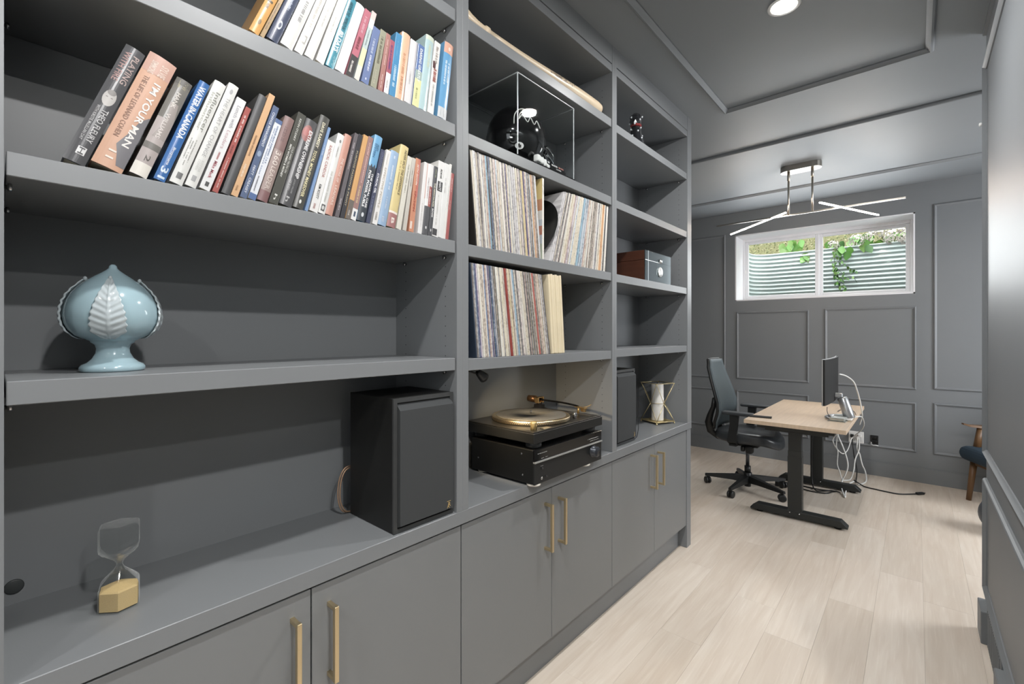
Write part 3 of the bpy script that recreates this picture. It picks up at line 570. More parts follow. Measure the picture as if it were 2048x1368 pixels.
TONE = ['cream', 'beige', 'off-white', 'sandy grey', 'pale grey', 'taupe', 'ivory', 'mid grey', 'pinkish', 'mauve grey', 'pale blue grey', 'straw', 'charcoal grey', 'pale pink', 'white', 'olive grey']
ONES = 'zeroth first second third fourth fifth sixth seventh eighth ninth tenth eleventh twelfth thirteenth fourteenth fifteenth sixteenth seventeenth eighteenth nineteenth'.split()
TENS = {20: ('twenty', 'twentieth'), 30: ('thirty', 'thirtieth'), 40: ('forty', 'fortieth'), 50: ('fifty', 'fiftieth'), 60: ('sixty', 'sixtieth')}
def ordinal(n): return ONES[n] if n < 20 else (TENS[n][1] if n % 10 == 0 else TENS[n // 10 * 10][0] + '-' + ONES[n % 10])
def tone(m):
    if m in SL: return TONE[SL.index(m)]
    for ms, w in ((DARKS, ['blackish', 'purple grey', 'slate']), (REDS, ['dark red', 'coral red']), (BLUES, ['pale blue', 'steel blue']), (TANS, ['sandy yellow', 'tan'])):
        if m in ms: return w[ms.index(m)]
def batch(n, b0, b1, t0, t1, z, lab, group, special):
    for i in range(n):
        f = i / (n - 1); yb = b0 + (b1 - b0) * f; yt = t0 + (t1 - t0) * f
        lean = math.degrees(math.atan2(yt - yb, .314)); pitch = min(abs(t1 - t0), abs(b1 - b0)) / (n - 1)
        t = pitch * math.cos(math.radians(lean)) * rr.choice((.95, .95, .9, .8))
        m, l2, g2 = rr.choice(SL), None, group
        if i in special: m, l2 = special[i]
        l2 = l2 or lab % (tone(m), ordinal(i + 1))
        sleeve(yb, z, lean, t, m, l2, g2, -.010 - rr.random() * .005)
batch(58, 1.062, 1.408, 1.030, 1.372, 1.650, 'record in %s sleeve, %s from the bay divider below the helmet case', 'records leaning under the helmet case',
      {0: (mat('black_card', '2a2826', .5), 'record in black sleeve first from the bay divider below the helmet case'), 1: (SL[6], None), 2: (SL[14], None), 6: (SL[12], None), 13: (DARKS[0], 'record in black sleeve spine early in the batch below the helmet case'), 12: (BLUES[0], None), 14: (DARKS[2], None), 28: (DARKS[1], 'record in purple sleeve spine midway in the batch below the helmet case'),
       34: (SL[4], None), 35: (SL[4], None), 36: (SL[4], None), 37: (SL[4], None), 41: (DARKS[0], None), 43: (TANS[0], 'record in sandy yellow sleeve in the batch below the helmet case'), 44: (TANS[0], None), 45: (DARKS[1], None), 48: (DARKS[2], None), 50: (DARKS[0], None), 52: (SL[3], None), 53: (TANS[1], None), 54: (SL[8], None)})
batch(52, 1.478, 1.905, 1.582, 1.937, 1.650, 'record in %s sleeve, %s counted from the bare black disc', 'records leaning behind the bare disc',
      {0: (SL[4], None), 1: (SL[4], None), 2: (SL[7], None), 9: (SL[6], None), 10: (SL[6], None), 11: (SL[6], None), 22: (BLUES[0], 'record in pale blue sleeve behind the bare black disc'), 23: (BLUES[0], None), 24: (SL[10], None), 40: (SL[12], None), 44: (TANS[1], 'record in tan sleeve near the divider on the upper record shelf'), 45: (TANS[1], None), 46: (TANS[1], None), 48: (DARKS[0], 'record in dark sleeve near the divider on the upper record shelf'), 49: (DARKS[0], None), 50: (SL[14], None), 51: (SL[14], None)})
batch(68, 1.062, 1.470, 1.032, 1.4125, 1.278, 'record in %s sleeve, %s from the bay divider on the lower record shelf', 'records leaning on the lower record shelf',
      {0: (mat('navy_card', '2c3644', .5), 'record in navy sleeve first from the bay divider on the lower record shelf'), 3: (DARKS[2], None), 4: (DARKS[1], None), 6: (SL[14], None), 11: (BLUES[1], None), 14: (DARKS[1], None), 16: (DARKS[2], None), 20: (DARKS[0], None), 21: (SL[14], None), 22: (SL[14], None), 25: (SL[6], None), 29: (REDS[0], 'record in dark red sleeve on the lower record shelf'), 30: (REDS[0], 'second record in dark red sleeve on the lower record shelf'), 36: (BLUES[0], None), 37: (BLUES[1], 'record in steel blue sleeve on the lower record shelf'), 42: (SL[2], None), 43: (SL[2], None), 44: (SL[2], None), 47: (DARKS[0], None), 48: (SL[12], None), 56: (REDS[1], 'record in coral red sleeve near the cream boxes'), 57: (REDS[1], None), 66: (SL[7], None), 67: (DARKS[0], None)})
# upright record with a colourful front, at the end of the first batch
pc = thing('record_sleeve', 'upright record whose yellow orange and pale blue cover shows', 'record', (-.006, 1.4135, 1.6504))
MB().box(-.314, 0, 0, .011, 0, .316, .0007).build('sleeve', SL[14], pc)
for (z0, z1, x0, x1, col) in ((.235, .3155, -.313, -.0006, 'd9be6a'), (.19, .235, -.313, -.0006, 'c98a5e'), (.155, .19, -.16, -.0006, 'd8d4cc'), (.06, .155, -.313, -.0006, 'b4bcc4'), (.095, .13, -.05, -.0006, 'b8765c'), (.0006, .06, -.313, -.0006, 'a9b49c'), (.01, .04, -.06, -.02, '6a7a5c')):
    MB().box(x0, x1, -.0004 if x0 < -.2 else -.0008, 0, z0, z1).build('cover_print', ink(col), pc)
dk = thing('record_sleeve', 'dark record cover with blue patch in the gap beside the divider', 'record', (-.02, 1.020, 1.6504))
MB().box(-.30, 0, 0, .004, 0, .295).build('sleeve', mat('black_card', '2a2826', .5), dk)
dk2 = thing('record_sleeve', 'dark blue record cover in the gap on the lower record shelf', 'record', (-.02, 1.0235, 1.2784))
MB().box(-.314, 0, 0, .0045, 0, .25).build('sleeve', mat('navy_card', '2c3644', .5), dk2)
MB().face([(-.05, .0048, .05), (-.05, .0048, .0), (0, .0048, .0), (0, .0048, .05)][::-1]).build('cover_print', ink('8a8a86'), dk2)
MB().face([(-.06, .0043, .06), (-.06, .0043, .02), (-.005, .0043, .03), (0, .0043, .09)][::-1]).build('cover_print', ink('4a86b4'), dk)
# bare disc leaning on the first sleeve
a = math.radians(20.3)
vd = thing('vinyl_record', 'bare black vinyl disc leaning between the two upper batches of records', 'record', (-.150, 1.4525, 1.651), (-a, 0, 0))
MB().lathe([(.0036, 0), (.15, 0), (.1508, .0009), (.15, .0018), (.0036, .0018)], 72, (0, -.002, .1515), Matrix.Rotation(PI / 2, 4, 'X')).build('disc', VINYL, vd)
MB().lathe([(.0036, 0), (.05, 0), (.05, .0004)], 40, (0, -.0042, .1515), Matrix.Rotation(PI / 2, 4, 'X')).build('centre_label', mat('disc_label', '3a3836', .6), vd)
# three cream box sets
CREAM = mat('cream_board', 'd2c5a8', .6, vary=.05, nscale=25)
for k in range(3):
    bx = thing('record_box', ['cream record box standing first after the leaning sleeves', 'cream record box in the middle of three', 'cream record box at the open end of the lower records'][k], 'record box', (-.008, 1.4845 + k * .0285, 1.2784), (math.radians(5.2 - k * .2), 0, 0), None)
    MB().box(-.31, -.002, 0, .0135, 0, .318, .001).build('tray', CREAM, bx); MB().box(-.31, 0, .0139, .0272, 0, .319, .001).build('lid', CREAM, bx)

# ------------------------------------------------------------------ ceramic finial vase
GLAZE = mat('pale_blue_glaze', '93abb3', .1, vary=.05, nscale=12, coat=.6)
LEAFGLAZE = mat('grey_white_glaze', 'a9b2b5', .16, vary=.14, nscale=60, coat=.5)
va = thing('ceramic_finial', 'pale blue glazed ceramic bud ornament with white leaves on a pedestal foot', 'ornament', (-.156, .162, 1.2832))
prof = [(0, 0), (.050, 0), (.0525, .003), (.0525, .009), (.049, .014), (.041, .018), (.033, .026), (.0275, .037), (.0265, .046), (.029, .054), (.036, .0595), (.0365, .062),
        (.046, .066), (.059, .073), (.069, .084), (.0745, .097), (.0765, .112), (.0752, .127), (.0715, .141), (.065, .156), (.055, .170), (.043, .182), (.031, .192), (.020, .200), (.0115, .2065), (.0075, .2105), (.0065, .215), (.004, .2185), (0, .2195)]
MB().lathe(prof, 56).build('bud', GLAZE, va)
def rad_at(z):
    for (r0, z0), (r1, z1) in zip(prof[12:], prof[13:]):
        if z0 <= z <= z1: return r0 + (r1 - r0) * (z - z0) / (z1 - z0)
    return .03
lf = MB(); NR, NC = 46, 24; rows = []
for i in range(NR + 1):
    f = i / NR; z = .064 + f * .122
    wid = .0275 * (math.sin(PI * min(1, f * .93 + .05) ** .62)) ** .8 * (1 - .25 * f) * min(1, f / .13 + .12) ** .7 + .0012
    row = []
    for j in range(NC + 1):
        q = -1 + 2 * j / NC
        scal = 1 + .05 * math.sin(f * 2 * PI * 9.5) * (abs(q) ** 3)
        s = q * wid * scal
        base = rad_at(min(z, .205)) + .002
        rib = .0026 * (.5 + .5 * math.sin(2 * PI * (f * 10 - abs(q) * 1.15))) * min(1, abs(q) * 5) * (1 - .25 * abs(q))
        mid = .003 * math.exp(-(q / .09) ** 2)
        lift = .0025 * q * q + (.003 * max(0, (f - .93) / .07))
        rr_ = base + .0008 + rib + mid + lift
        th = s / max(base, .03)
        row.append((rr_ * math.cos(th), rr_ * math.sin(th), z - abs(q) * .012 * (1 - f * .6) * 0 + .0))
    rows.append(row)
lf.grid(rows)
back = [[(p[0] * .955, p[1] * .985, p[2]) for p in r] for r in rows]
lf.grid([r[::-1] for r in back])
edge = [r[0] for r in rows] + rows[-1] + [r[-1] for r in rows[::-1]] + rows[0][::-1]
edgeb = [r[0] for r in back] + back[-1] + [r[-1] for r in back[::-1]] + back[0][::-1]
lf.grid([edge, edgeb], closed=True)
bmesh.ops.remove_doubles(lf.bm, verts=lf.bm.verts[:], dist=.00005); bmesh.ops.recalc_face_normals(lf.bm, faces=lf.bm.faces[:])
leaf_me = lf.mesh('leaf', LEAFGLAZE)
for k in range(4):
    link('leaf', leaf_me, va).rotation_euler = (0, 0, math.radians(-13 + 90 * k))
    b_ = MB().sphere((.0, 0, 0), .0034, 10, 8, (1, 1, 1.3)).mesh('leaf_tip', LEAFGLAZE) if k == 0 else b_
    a_ = math.radians(-13 + 90 * k); link('leaf_tip', b_, va, (.0425 * math.cos(a_), .0425 * math.sin(a_), .1875))

# ------------------------------------------------------------------ hourglass
hg = thing('hourglass', 'hexagonal clear hourglass with beige sand run down', 'hourglass', (-.155, .172, .7945), (0, 0, math.radians(18)))
def hexloft(b, levels, n=48):
    rows = []
    for z, r, hx in levels:
        row = []
        for i in range(n):
            t = 2 * PI * i / n; m = (t + PI / 6) % (PI / 3) - PI / 6
            rh = r * math.cos(PI / 6) / math.cos(m) * 1.04
            rr_ = rh * hx + r * (1 - hx)
            row.append((rr_ * math.cos(t), rr_ * math.sin(t), z))
        rows.append(row)
    b.grid(rows, smooth=False, closed=True)
    b.bm.faces.new([b.bm.verts.new(p) for p in rows[0][::-1]]); b.bm.faces.new([b.bm.verts.new(p) for p in rows[-1]])
    bmesh.ops.remove_doubles(b.bm, verts=b.bm.verts[:], dist=.00004); bmesh.ops.recalc_face_normals(b.bm, faces=b.bm.faces[:])
    for f in b.bm.faces: f.smooth = False
    return b
gl = [(0, .033, 1), (.002, .0355, 1), (.046, .0355, 1), (.052, .0335, .9), (.060, .027, .7), (.070, .0175, .35), (.078, .0095, .1), (.084, .006, 0), (.0875, .0052, 0), (.091, .006, 0), (.097, .0095, .1), (.104, .0175, .35), (.113, .028, .7), (.121, .0345, .9), (.127, .0358, 1), (.164, .0358, 1), (.169, .0345, 1), (.172, .029, .9), (.1735, .015, .6)]
hexloft(MB(), gl).build('glass_bulbs', THINGLASS, hg)
inner = [(.0025, .031, 1), (.004, .0333, 1), (.040, .0333, 1), (.0425, .028, .8), (.046, .014, .4), (.0475, .004, 0)]
hexloft(MB(), inner).build('sand', mat('beige_sand', 'bfa676', .9, vary=.25, nscale=900, bump=.2), hg)

# ------------------------------------------------------------------ loudspeakers
ASH = mat('black_ash_veneer', '191918', .48, vary=.25, nscale=30, stretch=(1, 1, .06))
ASHF = mat('speaker_edge', '3c3d3d', .4, vary=.1)
GRILL = mat('speaker_cloth', '353738', .85, vary=.12, nscale=900, bump=.1)
GOLD = mat('logo_gold', 'cdb27c', .35, .6)
def speaker(name, label, loc, W, H, Dp):
    r = thing(name, label, 'speaker', loc)
    MB().box(-Dp, -.012, 0, W, 0, H, .0012).build('cabinet', ASH, r)
    MB().box(-.0125, -.006, 0, .012, 0, H).box(-.0125, -.006, W - .012, W, 0, H).box(-.0125, -.006, .012, W - .012, 0, .012).box(-.0125, -.006, .012, W - .012, H - .012, H).build('front_frame', ASHF, r)
    g = MB(); g.box(-.0125, .006, .0135, W - .0095, .014, H - .016)
    # chamfered top and bottom of the grille
    for v in g.bm.verts:
        if v.co.x > 0:
            if v.co.z > H / 2: v.co.z -= .018
            else: v.co.z += .008
    g2 = g.build('grille', GRILL, r)
    lg = unit_text('R', .02); lm = [MB() for _ in range(1)]
    for v in lg.vertices: v.co = (.0068, W - .030 + v.co.x * .010, .030 + v.co.y * .013)
    lg.materials.append(GOLD); link('logo', lg, r)
    la = unit_text('A', .02)
    for v in la.vertices: v.co = (.0069, W - .035 + v.co.x * .010, .025 + v.co.y * .013)
    la.materials.append(GOLD); link('logo', la, r)
    MB().box(.0060, .0069, W - .035, W - .020, .0455, .047).build('logo_bar', GOLD, r)
    return r
s1 = speaker('bookshelf_speaker', 'large black bookshelf speaker standing on the worktop under the books bay', (-.006, .741, .7945), .219, .381, .242)
cu = MB().tube([(-.251, .80, .90), (-.262, .765, .93), (-.262, .735, .93), (-.258, .716, .90), (-.25, .708, .85), (-.246, .718, .815), (-.252, .742, .800), (-.262, .80, .799)], .0022, 8, 8)
cu.tube([(-.2565, .80, .902), (-.267, .765, .934), (-.267, .733, .934), (-.263, .712, .902), (-.255, .704, .85), (-.251, .714, .812), (-.257, .742, .7985), (-.267, .80, .7985)], .0022, 8, 8)
tag(cu.build('speaker_wire', mat('copper_wire_jacket', 'a98a70', .3, .4, vary=.1)), 'copper coloured twin speaker wire looping behind the large speaker', 'wire')
s2 = speaker('bookshelf_speaker', 'black bookshelf speaker partly behind the divider next to the candle lantern', (-.03, 2.035, .7945), .219, .381, .242)
wr = MB().tube([(-.02, 2.262, 1.02), (-.019, 2.263, .95), (-.018, 2.262, .88), (-.022, 2.259, .83), (-.04, 2.27, .8), (-.08, 2.27, .797)], .0014, 6, 6).build('speaker_wire', mat('dark_wire', '1c1c1e', .4))
tag(wr, 'thin dark wire hanging down the edge of the speaker by the lantern', 'wire')

# ------------------------------------------------------------------ receiver and turntable
rc = thing('stereo_receiver', 'wide black stereo receiver under the turntable overhanging the worktop', 'receiver', (.036, 1.309, .7945))
W = .474
MB().box(-.33, -.004, 0, W, .009, .135, .0012).build('case', mat('receiver_steel', '141413', .4, vary=.05, nscale=300), rc)
MB().box(-.004, .002, -.0005, W + .0005, .0085, .088, .0006).build('lower_front', BLACKP, rc)
MB().box(-.004, .0025, -.0005, W + .0005, .0935, .1355, .0006).build('display_panel', BLACKGLOSS, rc)
MB().box(-.004, .0075, -.001, W + .001, .0875, .0935, .0008).build('silver_strip', mat('silver_trim', 'b9bab8', .3, .7), rc)
kb = MB().lathe([(.0265, 0), (.0265, .002), (.0225, .003), (.0222, .022), (.0205, .0245), (0, .0245)], 32, (.002, .405, .057), Matrix.Rotation(PI / 2, 4, 'Y')).build('volume_knob', mat('knob_graphite', '3a3d42', .25, .5), rc)
jk = MB().lathe([(.0055, 0), (.0055, .0015), (.003, .0015), (.003, .0005), (0, .0005)], 18, (.002, .043, .026), Matrix.Rotation(PI / 2, 4, 'Y')).build('headphone_jack', CHROME, rc)
b = MB()
for (y, z) in ((.072, .027), (.046, .062)): b.lathe([(.004, 0), (.004, .003), (0, .0035)], 14, (.002, y, z), Matrix.Rotation(PI / 2, 4, 'Y'))
b.build('button', mat('button_black', '2a2a2a', .3), rc)
foot_me = MB().lathe([(.026, 0), (.027, .003), (.025, .0095), (0, .0095)], 24).mesh('foot', mat('pale_rubber', 'cfcac0', .6))
for (x, y) in ((-.024, .028), (-.024, W - .10), (-.285, .03), (-.285, W - .03)): link('foot', foot_me, rc, (x, y, 0))
sc_me = MB().lathe([(.004, 0), (.004, .001), (.0025, .0018), (0, .0018)], 12, M=Matrix.Rotation(PI / 2, 4, 'X')).mesh('screw', STEEL)
for (x, z) in ((-.055, .037), (-.29, .06), (-.06, .115)): link('screw', sc_me, rc, (x, 0, z))
for (y0, y1, z0, z1, sd) in ((.018, .075, .119, .1215, 1), (.04, .056, .099, .1015, 2), (.066, .082, .1, .1025, 3), (.036, .052, .071, .0735, 4), (.36, .45, .112, .115, 5), (.38, .45, .103, .1055, 6)):
    m = MB()
    for (x0, x1, h0, h1) in lettering(0, sd): m.face([(.0032, y0 + (y1 - y0) * x0, z0), (.0032, y0 + (y1 - y0) * x1, z0), (.0032, y0 + (y1 - y0) * x1, z1), (.0032, y0 + (y1 - y0) * x0, z1)])
    m.build('lettering', ink('c9c9c4'), rc)

tt = thing('turntable', 'black direct drive turntable with gold lit platter on top of the receiver', 'turntable', (.040, 1.304, .9302))
W = .484; DP = .365
MB().box(-DP, 0, 0, W, .024, .062, .002).build('plinth', mat('plinth_black', '1d1d1c', .35, vary=.06), tt)
MB().box(-DP + .004, -.004, .004, W - .004, .062, .0665, .0015).build('top_plate', mat('top_plate_black', '24221f', .3, vary=.06, nscale=200), tt)
ft = MB().lathe([(.025, 0), (.031, .004), (.031, .019), (.027, .0245)], 28).mesh('foot', mat('foot_rubber', '303131', .35))
for (x, y) in ((-.042, .05), (-.042, W - .05), (-DP + .045, .05), (-DP + .045, W - .05)): link('foot', ft, tt, (x, y, 0))
PCX, PCY = -.188, .214
PLM = mat('platter_gold_silver', 'd8c6a4', .34, 1., vary=.04)
MB().lathe([(.150, .0675), (.163, .068), (.1655, .0695), (.1662, .071), (.1662, .0822), (.1645, .0842), (.160, .0848), (.15, .0848), (0, .0848)], 96, (PCX, PCY, 0)).build('platter', PLM, tt)
dots = MB()
for ring in range(2):
    for k in range(120):
        a0 = 2 * PI * (k + .5 * ring) / 120; r0 = .1666; z = .0738 + .0056 * ring; hw = .0165
        dots.face([(PCX + r0 * math.cos(a0 - hw), PCY + r0 * math.sin(a0 - hw), z), (PCX + r0 * math.cos(a0), PCY + r0 * math.sin(a0), z - .0024), (PCX + r0 * math.cos(a0 + hw), PCY + r0 * math.sin(a0 + hw), z), (PCX + r0 * math.cos(a0), PCY + r0 * math.sin(a0), z + .0024)])
dots.build('strobe_dots', mat('dot_dark', '2c241a', .5), tt, kind='stuff')
MB().lathe([(.1495, .0849), (.1495, .0868), (.148, .0872), (.05, .0872), (.05, .0868), (.004, .0868)], 80, (PCX, PCY, 0)).build('slipmat', mat('slipmat_grey', '55534e', .5, vary=.05), tt)
MB().lathe([(.0036, .085), (.0036, .099), (.003, .101), (0, .1015)], 14, (PCX, PCY, 0)).build('spindle', CHROME, tt)
MB().lathe([(.0125, .0665), (.0125, .094), (.0118, .096), (.009, .0965), (.009, .093), (0, .093)], 24, (-.036, .043, 0)).build('strobe_tower', mat('strobe_gold', 'c9b27e', .3, .8), tt)
MB().lathe([(.0095, .0665), (.0095, .090), (.0085, .0915), (0, .0915)], 20, (-.052, .345, 0)).build('target_lamp', CHROME, tt)
MB().box(-.033, -.008, .075, .118, .0665, .069, .001).build('start_button', mat('start_alu', 'b8a98c', .35, .8), tt)
MB().box(-.19, -.03, .425, .452, .0663, .0685, .001).box(-.118, -.104, .426, .451, .0685, .0735, .001).build('pitch_slider', mat('slider_dark', '3a3630', .4), tt)
TG = mat('arm_gold', 'caa874', .25, .9)
AX, AY = -.30, .415
ta = MB().lathe([(.042, .0665), (.042, .072), (.034, .076), (.026, .08), (.026, .092), (.013, .094), (.013, .105)], 32, (AX, AY, 0)).build('arm_base', mat('arm_base_black', '262423', .3, .4), tt)
MB().box(AX - .012, AX + .012, AY - .02, AY + .02, .100, .106, .001).box(AX - .012, AX + .012, AY - .022, AY - .016, .100, .128, .001).box(AX - .012, AX + .012, AY + .016, AY + .022, .100, .128, .001).box(AX - .010, AX + .010, AY - .022, AY + .022, .124, .129, .001).build('gimbal', TG, tt)
MB().rod((AX - .02, AY, .116), (AX - .062, AY - .002, .117), .0155, 24).build('counterweight', mat('weight_bronze', '8c6a4c', .3, .8), tt)
MB().tube([(AX - .02, AY, .116), (AX + .05, AY + .002, .115), (AX + .14, AY + .012, .111), (AX + .2, AY + .004, .1075), (AX + .222, AY - .003, .106)], .0042, 10, 8).build('tonearm', mat('arm_black', '201f1e', .2, .6), tt)
MB().box(-.027, .027, -.0085, .0085, -.003, .003, .001, M=Matrix.Translation((AX + .245, AY - .010, .104)) @ Matrix.Rotation(math.radians(-18), 4, 'Z')).box(-.005, .02, -.006, .006, -.016, -.003, .001, M=Matrix.Translation((AX + .247, AY - .011, .104)) @ Matrix.Rotation(math.radians(-18), 4, 'Z')).tube([(AX + .25, AY + 0, .106), (AX + .262, AY + .012, .109), (AX + .27, AY + .026, .116)], .0016, 6).build('headshell', TG, tt)
MB().cyl((AX + .20, AY + .03, 0), .005, .0665, .098, 12).box(AX + .19, AX + .21, AY + .012, AY + .036, .098, .1005, .0008).build('arm_rest', mat('rest_gold', 'b79a66', .3, .8), tt)
# dust-cover hinge bar at the far end
MB().box(-.20, -.012, W + .004, W + .012, .040, .052, .001).box(-.19, -.02, W - .004, W + .006, .043, .049).build('side_bracket', mat('bracket_dark', '3f4140', .4), tt)
# clip lamp under the shelf over the turntable
cl = thing('clip_lamp', 'small black clip spotlight under the shelf above the turntable', 'lamp', (-.055, 1.085, 1.238))
MB().box(-.02, .02, -.03, .012, -.006, .0005, .0008).tube([(0, -.02, -.004), (.004, .0, -.012), (.006, .02, -.018)], .0028, 8, 4).build('clip', BLACKP, cl)
aim = Vector((-.10, .78, -.5)).normalized()
hM = Matrix.Translation((.008, .034, -.022)) @ aim.to_track_quat('Z', 'Y').to_matrix().to_4x4()
MB().lathe([(0, -.024), (.009, -.022), (.012, -.014), (.0165, .008), (.0185, .020), (.0165, .020), (.013, .012), (0, .010)], 22, (0, 0, 0), hM).build('lamp_head', BLACKP, cl)
MB().lathe([(0, .0115), (.0125, .0125), (.0125, .0135), (0, .0135)], 18, (0, 0, 0), hM).build('lamp_lens', mat('warm_lens', 'fff0d8', .4, emit='ffd9a0', estr=6.), cl)
lp = area_light('clip_lamp_light', Vector((-.055, 1.085, 1.238)) + hM @ Vector((0, 0, .021)), 1.1, .022, color=(1, .78, .5), spread=80)
lp.rotation_euler = (-aim).to_track_quat('Z', 'Y').to_euler()

# ------------------------------------------------------------------ bat, helmet in case, ornament, wooden box, lantern
WOOD = mat('ash_bat_wood', 'c6b499', .4, vary=.12, nscale=14, stretch=(1, .12, 1), coat=.2)
bt = thing('baseball_bat', 'pale wooden baseball bat lying along the top shelf above the helmet case', 'bat', (-.045, 1.02, 2.3835))
bp = [(.0, 0), (.027, .0005), (.0285, .006), (.027, .014), (.021, .04), (.0165, .07), (.0145, .10), (.0145, .112), (.0185, .114), (.0185, .128), (.0142, .131), (.0145, .2), (.0160, .3), (.0195, .4), (.0245, .5), (.0290, .6), (.0318, .7), (.0325, .78), (.0322, .84), (.029, .868), (.02, .879), (0, .882)]
bb = MB().lathe(bp, 28, (0, 0, .033), Matrix.Rotation(-PI / 2, 4, 'X'))
bb.build('bat_body', WOOD, bt)
m = MB(); r_ = random.Random(5)
for row in range(4):
    y = .47
    while y < .63:
        w = r_.uniform(.004, .012); a0 = math.radians(-2 + row * 9); rr_ = .0252 + (y - .5) / .1 * .0045 + .0009
        if r_.random() < .75:
            m.face([(rr_ * math.cos(a0), y, .033 + rr_ * math.sin(a0)), (rr_ * math.cos(a0), y + w * .8, .033 + (rr_ + .0003) * math.sin(a0)), ((rr_ + .0003) * math.cos(a0 + .09), y + w * .8, .033 + (rr_ + .0003) * math.sin(a0 + .09)), (rr_ * math.cos(a0 + .09), y, .033 + rr_ * math.sin(a0 + .09))])
        y += w
m.build('lettering', ink('57493c'), bt)
MB().box(-.012, .012, .20, .215, -.0002, .0185, .001).box(-.012, .012, .80, .815, -.0002, .0012).build('cradle', ACRYLIC, bt)

X0, X1, Y0, Y1, Z0, Z1 = -.322, -.020, 1.282, 1.651, 2.0115, 2.327
cs = thing('display_case', 'clear acrylic display case around the black helmet', 'display case', (0, 0, 0))
MB().box(X0 - .004, X1 + .004, Y0 - .004, Y1 + .004, Z0, Z0 + .012, .001).build('base', BLACKGLOSS, cs)
T = .0035
for nm_, bx in (('front', (X1 - T, X1, Y0, Y1, Z0 + .012, Z1)), ('back', (X0, X0 + T, Y0, Y1, Z0 + .012, Z1)), ('near', (X0 + T, X1 - T, Y0, Y0 + T, Z0 + .012, Z1)), ('far', (X0 + T, X1 - T, Y1 - T, Y1, Z0 + .012, Z1)), ('top', (X0 + T, X1 - T, Y0 + T, Y1 - T, Z1 - T, Z1))):
    MB().box(*bx).build('acrylic_panel', ACRYLIC, cs)
e = MB(); w = .0016
EDG = mat('acrylic_edge', 'c9ced0', .25, trans=.3, vary=.02)
for x in (X0, X1):
    for y in (Y0, Y1): e.box(x - w, x + w, y - w, y + w, Z0 + .012, Z1 + w)
for x in (X0, X1): e.box(x - w, x + w, Y0, Y1, Z1 - w, Z1 + w)
for y in (Y0, Y1): e.box(X0, X1, y - w, y + w, Z1 - w, Z1 + w)
e.build('edge', EDG, cs)
HB = mat('helmet_black_lacquer', '0b0b0c', .07, vary=.02, coat=1.)
hl = thing('sports_helmet', 'glossy black helmet with a pale outline mark inside the acrylic case', 'helmet', (-.158, 1.435, 2.0255), (0, 0, math.radians(6)))
hl.scale = (1.1, 1.1, 1.13)
sh = MB(); rows = []
for i in range(23):
    v = i / 22; ph = -.95 + v * (PI / 2 + .95)
    row = []
    for j in range(40):
        th = 2 * PI * j / 40
        lx, ly, lz = .108, .122, .118
        x = lx * math.cos(ph) * math.cos(th); y = ly * math.cos(ph) * math.sin(th); z = lz * math.sin(ph)
        if z < -.02 and y > .02: z = max(z, -.02 - .05 * max(0, 1 - (y - .02) / .05)); y = y * 1.02   # face opening towards +y
        if y < -.03 and z < 0: y *= 1.04
        row.append((x, y, z + .118))
    rows.append(row)
sh.grid(rows, closed=True); bmesh.ops.remove_doubles(sh.bm, verts=sh.bm.verts[:], dist=.0003); bmesh.ops.recalc_face_normals(sh.bm, faces=sh.bm.faces[:])
sh.build('shell', HB, hl)
MB().prism([(.03, .03), (.125, .036), (.15, .024), (.128, .02), (.03, .012)], 0, -.07, .07, .004, M=Matrix.Translation((0, .02, .085))).build('visor', HB, hl)
DEC = mat('helmet_decal', 'cfd0cd', .3)
def on_shell(th, ph, r=1.012):
    return (.108 * r * math.cos(ph) * math.cos(th), .122 * r * math.cos(ph) * math.sin(th), .118 + .118 * r * math.sin(ph))
wing = [(-.98, .10), (-.97, .38), (-.86, .60), (-.62, .72), (-.42, .62), (-.62, .60), (-.78, .46), (-.82, .26), (-.70, .42), (-.54, .20), (-.42, .38), (-.30, .18), (-.16, .34), (-.04, .14)]
m = MB().tube([on_shell(*p) for p in wing], .0016, 6, 4); m.build('decal', DEC, hl)
m = MB(); c = (-.80, -.50); m.face([on_shell(c[0] + .16 * math.cos(k * PI / 10), c[1] + .10 * math.sin(k * PI / 10), 1.02) for k in range(20)]); m.build('decal', mat('decal_white', 'e4e4e2', .4), hl)
m = MB(); m.face([on_shell(c[0] - .05, c[1] - .03, 1.045), on_shell(c[0] + .06, c[1] - .03, 1.045), on_shell(c[0] + .06, c[1] + .03, 1.045), on_shell(c[0] - .05, c[1] + .03, 1.045)]); m.build('decal', ink('4a4a4a'), hl)
MB().lathe([(.016, 0), (.018, .003), (.014, .004), (.010, .002), (0, .002)], 20, on_shell(-1.0, -.32, 1.0), (Vector(on_shell(-1.0, -.32)) - Vector((0, 0, .118))).to_track_quat('Z', 'Y').to_matrix().to_4x4()).build('ear_vent', BLACKP, hl)
g = MB()
for z, r0 in ((.02, .006), (.048, .006), (.075, .0055)):
    g.tube([(-.095, .06, z + .02), (-.085, .125, z + .004), (-.045, .168, z - .002), (0, .178, z - .004), (.045, .168, z - .002), (.085, .125, z + .004), (.095, .06, z + .02)], r0 * .8, 8, 5)
for x in (-.03, .03): g.tube([(x, .172, .016), (x, .176, .046), (x * 1.1, .165, .078), (x * 1.2, .125, .12)], .0045, 8, 4)
g.build('face_guard', mat('guard_chrome', 'b4b8ba', .15, 1.), hl)
PADW = mat('pad_white', 'dededb', .4)
for k in range(4):
    MB().box(-.011, .011, -.0125, .0125, -.013, .013, .006, 2, M=Matrix.Translation((.098 - .004 * k, -.008 + .0275 * k, .030 + .001 * k)) @ Matrix.Rotation(.12 * k, 4, 'X')).build('chin_pad', PADW, hl)
pl = thing('name_plate', 'small dark plate with white and red print at the case front', 'plate', (-.030, 1.562, 2.032))
